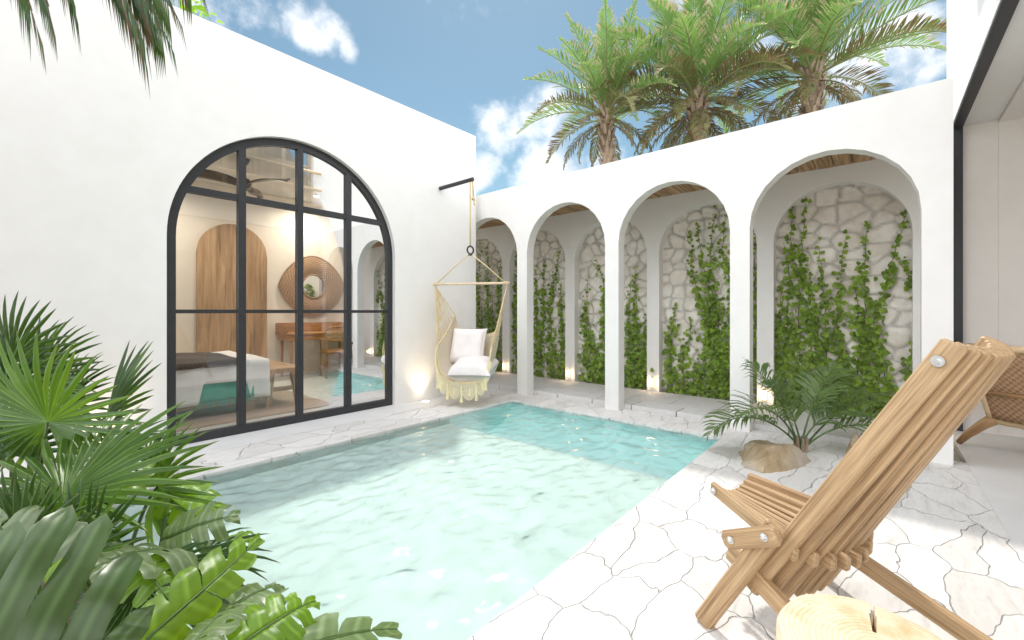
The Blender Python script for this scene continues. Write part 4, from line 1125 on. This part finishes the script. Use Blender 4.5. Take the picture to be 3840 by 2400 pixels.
for s_ in (-1, 1):
    mb = MB(); mb.bar(cp(.865, s_*.262, .425), cp(1.085, s_*.335, .0), sc_s, .034, .062, .006); lg = mb.build('leg', m_wood, st)
    mb = MB(); mb.bar(cp(1.06, s_*.225, .240), cp(.388, s_*.295, .014), sc_s, .034, .060, .006); mb.build('leg', m_wood, st)
    mb = MB(); mb.bar(cp(.835, s_*.303, .418), cp(1.02, s_*.303, .315), sc_s, .030, .060, .010); br = mb.build('brace', m_wood, st)
    for (l, z) in ((.868, .400), (.985, .335)):
        b = MB(); c = cp(l, s_*.318, z)
        b.tube([c, c + sc_s*s_*.004], .0125, 16); b.tube([c + sc_s*s_*.004, c + sc_s*s_*.010, c + sc_s*s_*.013], lambda t: .009*(1 - .5*t*t), 12); b.build('bolt', m_bolt, br, True, angle=40)
    p = back_pt(0 if s_ < 0 else NB-1, .055) + sc_s*s_*.016
    b = MB(); b.tube([p, p + sc_s*s_*.003], .0145, 18); b.tube([p + sc_s*s_*.003, p + sc_s*s_*.011], .006, 10); b.build('bolt', m_bolt, st, True, angle=40)
    p = seat_pt(0 if s_ < 0 else NSE-1, .06) + sc_s*s_*.015
    b = MB(); b.tube([p, p + sc_s*s_*.004], .0125, 16); b.tube([p + sc_s*s_*.004, p + sc_s*s_*.012], lambda t: .010*(1 - .5*t), 10); b.build('bolt', m_bolt, st, True, angle=40)

# stump table ------------------------------------------------------------------
SC = V(1.078, .006, 0); SR, SZ = .172, .45
stump = MB(); n = 240; rows = [(.97, 0), (1.02, .03), (1.0, .2), (.99, .40), (.985, .437), (.965, .447), (.93, SZ)]
rs = random.Random(12); CRK = R(3)
def swob(an):
    d = (an - CRK + math.pi) % (2*math.pi) - math.pi
    return 1 + .03*math.sin(an*2 + 1) + .018*math.sin(an*3 + .5) + .008*math.sin(an*9) 
vs = []; fs = []
for (k, z) in rows:
    for i in range(n):
        an = 2*math.pi*i/n; r_ = SR*k*swob(an); vs.append(SC + V(r_*math.cos(an), r_*math.sin(an), z))
for j in range(len(rows)-1):
    for i in range(n): fs.append((j*n+i, j*n+(i+1) % n, (j+1)*n+(i+1) % n, (j+1)*n+i))
base = (len(rows)-1)*n
rings = [.75, .55, .36, .18]
for q in rings:
    for i in range(n):
        an = 2*math.pi*i/n; d = (an - CRK + math.pi) % (2*math.pi) - math.pi
        dz = -.05 if (abs(d) < .016 / max(q, .3) and q > .4) else 0
        r_ = SR*.93*q*swob(an); vs.append(SC + V(r_*math.cos(an), r_*math.sin(an), SZ + dz + .001*math.sin(an*3)))
for j in range(len(rings)):
    a0 = base + j*n
    for i in range(n): fs.append((a0+i, a0+(i+1) % n, a0+n+(i+1) % n, a0+n+i))
fs.append(tuple(base + len(rings)*n + i for i in range(n)))
for i in range(n):                                     # crack opens through the rim
    an = 2*math.pi*i/n; d = (an - CRK + math.pi) % (2*math.pi) - math.pi
    if abs(d) < .018:
        for j in (4, 5, 6):
            p = vs[j*n+i]; vs[j*n+i] = V(p.x - .012*math.cos(an), p.y - .012*math.sin(an), p.z - .05)
stump.add([p - SC for p in vs], fs)
so2 = stump.build('stump_table', M_stump('stump_wood', SC), None, True, angle=30); so2.location = SC
tag(so2, 'pale round tree stump table with cracked growth rings', 'stump table')

# ---------------------------------------------------------------- rock
def rock(name, c, sx, sy, sz, seed, label, rz=0):
    bm = bmesh.new(); bmesh.ops.create_icosphere(bm, subdivisions=5, radius=1)
    pl = []; r = random.Random(seed)
    for k in range(16):
        nrm_ = V(r.gauss(0, 1), r.gauss(0, 1), r.gauss(.25, .7)).normalized(); pl.append((nrm_, .50 + r.random()*.38))
    for v in bm.verts:
        p = v.co.copy()
        for nrm_, d in pl:
            e = p.dot(nrm_) - d
            if e > 0: p -= nrm_*e*.92
        p *= 1 + .20*noise.fractal(p*1.5 + V(seed, 0, 0), .75, 2.2, 8) + .05*abs(noise.noise(p*7))
        tp = 1 - .42*max(0, p.z + .1); v.co = V(p.x*sx*tp - .05*max(0, p.z), p.y*sy*tp, (p.z + .10)*sz)
    bmesh.ops.rotate(bm, verts=bm.verts, cent=(0, 0, 0), matrix=Matrix.Rotation(rz, 3, 'Z'))
    me = bpy.data.meshes.new(name); bm.to_mesh(me); bm.free(); me.materials.append(m_rock)
    me.polygons.foreach_set('use_smooth', [True]*len(me.polygons)); me.set_sharp_from_angle(angle=R(32))
    o = bpy.data.objects.new(name, me); COL.objects.link(o); o.location = c; return tag(o, label, 'rock')
rock('rock', (3.63, .60, -.01), .36, .25, .215, 9, 'ochre brown boulder on the paving beside the small palm', R(-38))
rock('rock', (4.12, .12, -.01), .15, .12, .2, 4, 'small brown stone behind the small palm and stick chair', R(20))

# ---------------------------------------------------------------- feather fronds
def frond(mb, rb, base, az_, elv, length, droop, nl=46, lmax=.55, wid=.03, mats=(0, 1), seed=0, vee=.55, fwd=.65, hang=.25, start=.16, twist=0.0, tipf=.3, rr=.02):
    r = random.Random(seed)
    d = V(math.cos(az_)*math.cos(elv), math.sin(az_)*math.cos(elv), math.sin(elv))
    pts = []; p = Vector(base); N = 22; e = elv
    side_bend = r.gauss(0, .12)
    a = az_
    for i in range(N+1):
        pts.append(p.copy()); f = i/N
        e = elv - droop*(f**1.5); a = az_ + side_bend*f
        p = p + V(math.cos(a)*math.cos(e), math.sin(a)*math.cos(e), math.sin(e))*(length/N)
    rb.tube(pts, rr, 5, r1=rr*.2, cap=False)
    for k in range(nl):
        f = start + (1-start)*(k + .5)/nl; x = f*N; i = min(N-1, int(x)); q = pts[i].lerp(pts[i+1], x-i)
        t = (pts[i+1]-pts[i]).normalized(); sd = t.cross(V(0, 0, 1))
        if sd.length < .05: sd = V(-math.sin(az_), math.cos(az_), 0)
        sd.normalize(); nn = sd.cross(t)
        prof = math.sin(min(1, (f-start)/(1-start)*1.02 + .10)*math.pi)**.55 if f < 1 else .2
        prof = max(.22, prof)
        for s_ in (-1, 1):
            L = lmax*prof*(.88 + r.random()*.24)
            fw = fwd + .35*f
            dr = (sd*s_ + t*(fw + r.gauss(0, .10)) + nn*(vee + r.gauss(0, .20))).normalized()
            p0 = q; p1 = q + dr*L*.5; p2 = p1 + (dr*.8 + V(0, 0, -hang*1.2)).normalized()*L*.28; p3 = p2 + (dr*.6 + V(0, 0, -hang*2.4)).normalized()*L*.22
            ww = wid*(.8 + .4*r.random()); wv = (t*1.0 - dr*t.dot(dr)).normalized()*ww*.5
            m0 = mats[0] if r.random() < .75 else mats[1]
            mt = mats[2] if len(mats) > 2 and r.random() < tipf else m0
            mb.add([p0 + wv*.35, p0 - wv*.35, p1 + wv, p1 - wv, p2 + wv*.75, p2 - wv*.75, p3], [(0, 1, 3, 2)], m0)
            o = len(mb.v) - 7
            mb.f.append([o+2, o+3, o+5, o+4]); mb.m.append(mt if mt == m0 or r.random() < .45 else m0)
            mb.f.append([o+4, o+5, o+6]); mb.m.append(mt)

def date_palm(base, height, tr, label, seed, scale=1.0, nf=42, skirt=10):
    r = random.Random(seed)
    t = thing('palm_tree', label, 'palm tree', base, 'palms behind the arcade')
    top = Vector(base) + V(r.gauss(0, .1), r.gauss(0, .1), height)
    mb = MB(); mb.tube([Vector(base).lerp(top, i/16) + V(.03*math.sin(i), .03*math.cos(i*1.3), 0) for i in range(17)], lambda f: tr*(1.1 - .1*f), 14)
    n = int(15*scale*8)
    for k in range(n):                        # old leaf bases up the trunk
        f = k/n; h = height*.45 + (height*.57)*f; an = k*2.399
        rr_ = tr*(1.0 + .25*f); p = Vector(base).lerp(top, h/height) + V(rr_*.8*math.cos(an), rr_*.8*math.sin(an), 0)
        q = p + V(math.cos(an)*(.06 + .10*f), math.sin(an)*(.06 + .10*f), .16 + .16*f)
        mb.bar(p, q, (-math.sin(an), math.cos(an), 0), .10 + .03*f, .045, .012, 0, None, .55)
    mb.build('trunk', m_bark, t)
    lf = MB(); rb = MB()
    for k in range(nf):
        f = k/nf; an = k*2.399 + r.gauss(0, .12)
        elv = R(84) - R(82)*f**1.05 + r.gauss(0, .06); L = (2.75 + r.random()*.5)*scale
        if f < .12: L *= .85
        mats = (0, 0, 2) if f < (.78 if skirt > 12 else .87) else (1, 3, 3)
        frond(lf, rb, top + V(math.cos(an)*.08, math.sin(an)*.08, -.10 - .3*f), an, elv, L, .42 + .80*f, 56, .54*scale, .038*scale, mats, r.randint(0, 99999), .60, .85, .05, .14, 0, .75, .028)
    for k in range(skirt):
        an = k*2.399 + .8; elv = R(-4) - R(36)*(k/skirt) + r.gauss(0, .08); L = (1.75 + r.random()*.35)*scale
        dr = MB(); drb = MB()
        frond(dr, drb, top + V(math.cos(an)*.1, math.sin(an)*.1, -.4 - .35*(k/15)), an, elv, L, 1.15, 46, .34*scale, .034*scale, (1, 3, 3), r.randint(0, 99999), .05, .6, .5, .16, 0, .5, .022)
        dr.add(drb.v, drb.f, 3); dr.build('dry_frond', [m_frond, m_frond2, m_tip, m_fronddry], t, fix=False)
    lf.build('crown', [m_frond, m_frond2, m_tip, m_fronddry], t, fix=False); rb.build('rachis', m_rachis, t, True, fix=False)
for (px, py, dist, lab, sd, sc, tr) in ((1440, 255, 12.6, 'leftmost green palm tree with slender bare trunk behind the arcade', 11, .90, .15),
                                    (1645, 215, 12.2, 'middle palm tree with brown drooping skirt behind the arcade', 22, 1.10, .19),
                                    (1915, 165, 11.6, 'rightmost palm tree with thick scaly trunk behind the arcade', 33, 1.06, .21)):
    tp = atD(px, py, dist); date_palm(V(tp.x, tp.y, -.08), tp.z + .15, tr, lab, sd, sc, 34 if sd == 11 else 44, 16 if sd == 22 else 8)

# palm with its drooping fronds at the top left, trunk beyond the left edge of the view
def near_palm():
    base = V(-.75, 2.75, 0); top = V(-.62, 2.7, 3.75)
    t = thing('palm_tree', 'palm tree at the left whose dark frond tips hang into the picture', 'palm tree', base)
    mb = MB(); mb.tube([base.lerp(top, i/10) for i in range(11)], .12, 12); mb.build('trunk', m_bark, t, True)
    lf = MB(); rb = MB()
    tips = [(75, 25, 2.5), (165, -35, 2.6), (335, 85, 2.6), (385, 80, 2.75), (400, 15, 2.8), (455, -30, 3.2), (115, 15, 2.6), (355, 40, 2.65)]
    r = random.Random(3)
    for (px, py, Y) in tips:
        e = atY(px, py, Y); s0 = top + V(0, 0, -.05); mid = s0.lerp(e, .62) + V(0, 0, .55)
        pts = []
        for i in range(19):
            f = i/18; pts.append(s0*(1-f)**2 + mid*2*f*(1-f) + e*f*f)
        rb.tube(pts, .012, 5, r1=.003)
        for k in range(84):
            f = .12 + .87*k/83; x = f*18; i = min(17, int(x)); q = pts[i].lerp(pts[i+1], x-i); tt = (pts[i+1]-pts[i]).normalized()
            sd = tt.cross(V(0, 0, 1)).normalized()
            for s_ in (-1, 1):
                L = .34*(.55 + .45*math.sin(f*2.6))*(.85 + r.random()*.3)
                d1 = (sd*s_*.75 + tt*.8 + V(0, 0, -.5)).normalized(); d2 = (sd*s_*.25 + tt*.5 + V(0, 0, -1.2)).normalized()
                p1 = q + d1*L*.5; p2 = p1 + d2*L*.5; wv = tt*.013
                lf.add([q + wv*.5, q - wv*.5, p1 + wv, p1 - wv, p2], [(0, 1, 3, 2), (2, 3, 4)], 0 if r.random() < .75 else 1)
    lf.build('crown', [m_fan2, m_fronddry], t, fix=False); rb.build('rachis', m_bark, t, True, fix=False)
near_palm()

# small palm by the rock ---------------------------------------------------------
def palm_shrub():
    b = atZ(1893, 1066); t = thing('small_palm', 'small green feather palm in the paving beside the boulder', 'palm', b)
    lf = MB(); rb = MB()
    tips = [(1712, 1010), (1775, 865), (1870, 1000), (1945, 850), (2110, 905), (1990, 1085), (1700, 965), (2060, 1000), (1880, 880), (1830, 900), (1960, 1040)]
    spec = [(98, 46, .98, 1.75), (112, 58, .90, 1.55), (86, 72, .88, .55), (-58, 64, .90, .6), (-75, 40, 1.12, .85), (-120, 50, .82, 1.9), (30, 78, .62, .6), (-98, 66, .60, 1.5)]
    fw_az = math.degrees(YAW)
    for k, (a, e, L, dr_) in enumerate(spec):
        # a: 0 = away from the viewer, 90 = to the left
        frond(lf, rb, b + V(.012*math.cos(k), .012*math.sin(k), .02), R(fw_az + a), R(e), L*.92, dr_, 28, .30, .0185, (0, 0), 50 + k, .30, .62, .26, .34, 0, 0, .009)
    mb = MB(); 
    for k in range(7):
        an = k*.9; mb.tube([b + V(.03*math.cos(an), .03*math.sin(an), -.01), b + V(.045*math.cos(an), .045*math.sin(an), .11)], .017, 7, r1=.009)
    mb.build('stem', m_bark, t); lf.build('fronds', m_shrub, t, fix=False); rb.build('stalk', m_stem, t, True, fix=False)
palm_shrub()

# ---------------------------------------------------------------- fan palms and monstera at the left
def fan_leaf(mb, hub, axis, nrm, radius, nseg=34, span=300, mats=(0,), droop=.25, seed=0, cup=.12, fuse=.46):
    r = random.Random(seed); axis = Vector(axis).normalized(); nrm = Vector(nrm); nrm = (nrm - axis*nrm.dot(axis)).normalized(); sd = axis.cross(nrm)
    hub = Vector(hub); w0 = R(span)/nseg
    for k in range(nseg):
        an = -R(span)/2 + w0*(k + .5)
        Lk = radius*(.80 + .20*math.cos(an*.5))*(.92 + .16*r.random())
        dr_ = droop*(.6 + .8*r.random())
        bend = r.gauss(0, .05)
        rows = [(0.0, .0), (.22, .5), (fuse, 1.0), (.64, .92), (.82, .64), (.94, .27), (1.0, .0)]
        L, C, Rr = [], [], []
        for f, w in rows:
            a = an + bend*max(0, f-.4)
            d = axis*math.cos(a) + sd*math.sin(a)
            e = sd*math.cos(a) - axis*math.sin(a)
            z = cup*radius*(f**1.3) - dr_*radius*max(0, f-.35)**1.8*1.6
            p = hub + d*Lk*f + nrm*z + V(0, 0, -dr_*radius*.5*max(0, f-.45)**2)
            hwid = fuse*Lk*w0*.47*w if f >= fuse else Lk*f*w0*.50
            ridge = .62*hwid
            C.append(p + nrm*ridge); L.append(p - e*hwid - nrm*ridge*.5); Rr.append(p + e*hwid - nrm*ridge*.5)
        n = len(rows); vs = L + C + Rr; fs = []
        for i in range(n-1):
            fs += [(i, n+i, n+i+1, i+1), (n+i, 2*n+i, 2*n+i+1, n+i+1)]
        fsx = [q[0] for q in rows]
        mb.add(vs, fs, mats[r.randint(0, len(mats)-1)], [(0.0, f) for f in fsx] + [(.5, f) for f in fsx] + [(1.0, f) for f in fsx])

def fan_plant(label, base, leaves, seed):
    t = thing('fan_palm', label, 'fan palm', base, 'fan palms in the planting bed')
    st_ = MB(); base = Vector(base)
    for k, (px, py, Y, ax, nr, rad_, span, mats, droop) in enumerate(leaves):
        hub = atY(px, py, Y)
        lf = MB()
        right = RR; up = V(0, 0, 1); tow = -FFv
        A = right*ax[0] + up*ax[1] + tow*ax[2]; Nn = right*nr[0] + up*nr[1] + tow*nr[2]
        fan_leaf(lf, hub, A, Nn, rad_, max(12, int(span/9.0)), span, mats, droop, seed*50 + k)
        lf.build('leaf', [m_fan1, m_fan2, m_fan3], t, fix=False)
        b = base + V(rnd.gauss(0, .04), rnd.gauss(0, .04), 0); mid = b.lerp(hub, .55) + V(0, 0, .12)
        st_.tube([b*(1-f)**2 + mid*2*f*(1-f) + hub*f*f for f in [i/8 for i in range(9)]], .008, 6, r1=.005)
    st_.build('stem', m_stem, t, True, fix=False)
fan_plant('fan palm at the back with dark leaves against the white wall', (.0, 3.2, .01), [
    (28, 845, 3.05, (0, 1, .1), (0, -.1, 1), .33, 250, (1,), .2),
    (105, 880, 3.2, (.5, .8, .0), (-.2, .0, 1), .30, 230, (1, 0), .3),
    (150, 960, 3.3, (.8, .7, .0), (-.3, .3, 1), .32, 200, (1, 0), .3),
    (20, 930, 3.0, (-.2, 1, .2), (0, .3, 1), .32, 260, (1, 0), .3),
    (250, 985, 2.95, (.72, .75, .0), (-.45, .35, .8), .40, 110, (0, 1), .1)], 1)
fan_plant('largest fan palm with bright star shaped leaves at the left', (.12, 2.35, .01), [
    (112, 997, 2.20, (.05, .95, .25), (0, -.15, 1), .33, 330, (0, 0, 2), .22),
    (20, 1075, 2.35, (-.5, .8, -.2), (0, .2, 1), .28, 260, (1,), .3),
    (148, 1172, 1.9, (.08, .50, -.72), (0, .82, .48), .40, 320, (0, 2, 2), .22),
    (265, 1010, 2.5, (.35, .8, .1), (-.8, .1, .6), .33, 200, (1,), .2),
    (235, 1090, 2.2, (.9, .35, -.2), (-.2, .8, .5), .26, 240, (1, 0), .4)], 2)
fan_plant('fan palm leaning over the pool edge with narrow leaf tips', (.26, 2.15, .01), [
    (373, 1150, 2.05, (.62, .62, .25), (-.25, .35, .9), .29, 300, (0, 2), .45),
    (330, 1385, 1.55, (.2, -.35, .6), (.1, .9, .45), .26, 300, (1,), .55),
    (440, 1345, 1.75, (.8, -.15, .4), (0, .9, .3), .26, 220, (1, 0), .5)], 3)
fan_plant('low dark fan palm with upright blades in the corner', (.04, 1.85, .01), [
    (45, 1290, 1.72, (-.1, 1, .1), (.2, .0, 1), .20, 190, (1,), .1),
    (150, 1330, 1.7, (.35, .95, .1), (0, .15, 1), .24, 200, (1, 0), .15),
    (215, 1310, 1.75, (.6, .8, .1), (-.1, .25, 1), .24, 200, (1, 0), .2),
    (100, 1260, 1.95, (.1, .8, .4), (0, .4, 1), .26, 280, (1,), .3)], 4)

def monstera_leaf(mb, base, tip, nrm, width, seed=0, nl=6, curl=.25, arch=.12, mi=0):
    """split leaf: fused along the midrib, finger lobes to the margin"""
    r = random.Random(seed); base = Vector(base); tip = Vector(tip); ax = tip - base; L = ax.length; ax.normalize()
    nrm = Vector(nrm); nrm = (nrm - ax*nrm.dot(ax)).normalized(); sd = ax.cross(nrm)
    def mid(f): return base + ax*L*f + nrm*arch*L*math.sin(f*math.pi*.8)*1.0
    def outline(f):           # half width of the whole leaf at f
        return width*.5*max(.05, (math.sin(math.pi*min(1, max(0, f*.86 + .14))**.72))**.75)
    for s_ in (-1, 1):
        f0 = -.06
        for k in range(nl):
            fa = f0 + (1.0 - f0)*(k/nl); fb = f0 + (1.0 - f0)*((k+1)/nl)
            gap = .0 if k == nl-1 else (fb-fa)*(.08 + .16*r.random())
            fused = .34 + .30*r.random()
            shift = .10 + .06*k/nl            # lobes sweep towards the tip
            rows = 9; left = []; cent = []; right = []
            for i in range(rows+1):
                u = i/rows
                g = 0 if u < fused else gap*((u - fused)/(1-fused))**.6
                a = fa + g*.5 + shift*u**1.4; b = fb - g*.5 + shift*u**1.4
                if u > .82:
                    m_ = (a+b)/2; q = math.sqrt(max(0, 1 - ((u-.82)/.18)**2)); a = m_ + (a-m_)*q; b = m_ + (b-m_)*q
                fm = (a+b)/2
                wd = outline(min(1, max(0, (fa+fb)/2 + .03)))
                def P(f):
                    y = wd*u
                    fl = -curl*wd*u**2 + .045*width*math.sin(u*6 + k*1.7 + seed + f*9)*u
                    return mid(max(-.1, min(1.03, f*(1-.0)))) + sd*s_*y + nrm*(fl + .18*wd*u*(1-u))
                dome = nrm*(.018*width*math.sin(u*math.pi))
                left.append(P(a)); cent.append(P(fm) + dome); right.append(P(b))
            n = rows+1; vs = left + cent + right; fs = []
            for i in range(rows): fs += [(i, n+i, n+i+1, i+1), (n+i, 2*n+i, 2*n+i+1, n+i+1)]
            us = [i/rows*.93 for i in range(n)]
            mb.add(vs, fs, mi, [(0.0, u) for u in us] + [(.5, u) for u in us] + [(1.0, u) for u in us])
    return [mid(i/6) for i in range(7)]
def monstera(label, base, leaves, seed):
    t = thing('monstera', label, 'monstera', base, 'monstera plants at the pool edge'); base = Vector(base); st_ = MB()
    for k, (b, e, nr, w, mi, curl, arch) in enumerate(leaves):
        p0 = atY(*b); p1 = atY(*e); Nn = RR*nr[0] + V(0, 0, 1)*nr[1] - FFv*nr[2]
        lf = MB(); ms = monstera_leaf(lf, p0, p1, Nn, w, seed*31 + k, 4 + (k + seed) % 2, curl, arch)
        o = lf.build('leaf', [m_mon, m_mon2, m_mon3][mi], t, True, fix=False)
        wd_ = o.modifiers.new('weld', 'WELD'); wd_.merge_threshold = .0006
        st_.tube(ms, .004, 5, r1=.0015)
        bb = base + V(rnd.gauss(0, .04), rnd.gauss(0, .04), 0); m_ = bb.lerp(p0, .6) + V(0, 0, .06)
        st_.tube([bb*(1-f)**2 + m_*2*f*(1-f) + p0*f*f for f in [i/8 for i in range(9)]], .008, 6, r1=.005)
    st_.build('stem', m_stem, t, True, fix=False)
monstera('large dark monstera with broad split leaf in the near corner', (.02, 1.35, .01), [
    ((-210, 1600, 1.18), (330, 1520, 1.10), (0, .55, .85), .52, 2, .05, .05),
    ((120, 1340, 1.5), (-30, 1235, 1.7), (.2, .8, .6), .22, 0, .2, .1)], 1)
monstera('pale glossy monstera drooping towards the pool in the middle', (.22, 1.6, .01), [
    ((400, 1300, 1.60), (195, 1375, 1.45), (.05, .75, .60), .34, 0, .25, .12),
    ((390, 1275, 1.70), (565, 1225, 1.62), (-.1, .8, .6), .22, 0, .3, .12),
    ((400, 1165, 1.95), (520, 1210, 1.85), (.1, .9, .4), .20, 1, .3, .1),
    ((140, 1300, 1.55), (205, 1330, 1.45), (0, .9, .5), .14, 1, .2, .1),
    ((250, 1180, 1.9), (330, 1090, 2.1), (.1, .8, .5), .20, 1, .2, .1)], 2)
monstera('lime green monstera with long arching leaf over the water', (.30, 1.35, .01), [
    ((345, 1510, 1.28), (600, 1283, 1.50), (.75, .55, -.10), .15, 1, .35, .12),
    ((500, 1470, 1.35), (660, 1395, 1.42), (-.1, .85, .45), .22, 0, .3, .12),
    ((560, 1530, 1.22), (740, 1430, 1.28), (.2, .8, .5), .20, 1, .3, .12),
    ((620, 1560, 1.18), (930, 1500, 1.16), (0, .85, .5), .18, 0, .3, .10),
    ((440, 1540, 1.2), (560, 1440, 1.32), (-.2, .8, .5), .16, 0, .3, .1),
    ((330, 1330, 1.5), (395, 1420, 1.38), (.3, .8, .4), .15, 1, .3, .1),
    ((540, 1290, 1.75), (590, 1260, 1.85), (.1, .9, .2), .10, 1, .3, .1)], 3)

# shrub on the roof behind the parapet ----------------------------------------------
c = atY(424, 2, 4.9); t = thing('roof_shrub', 'bright green leafy shrub peeking over the house parapet', 'shrub', (c.x, c.y, CEIL + .31))
lf = MB(); st_ = MB(); r = random.Random(8)
for k in range(170):
    an = r.random()*6.28; rr_ = r.random()**.6*.24; p = V(c.x + rr_*math.cos(an)*1.3, c.y + rr_*math.sin(an), c.z - .25 + r.gauss(0, .10) + .1*(1-rr_))
    leaf_card(lf, p, V(r.gauss(0, .6), r.gauss(-.5, .5), .6), V(r.gauss(0, 1), r.gauss(0, 1), r.gauss(0, .5)), .06 + r.random()*.05, 0)
for k in range(12):
    an = k*.52; st_.tube([V(c.x, c.y, CEIL + .30), V(c.x + .5*math.cos(an), c.y + .4*math.sin(an), c.z - .30)], .008, 5)
lf.build('foliage', m_mon2, t, fix=False); st_.build('stem', m_vstem, t, fix=False)
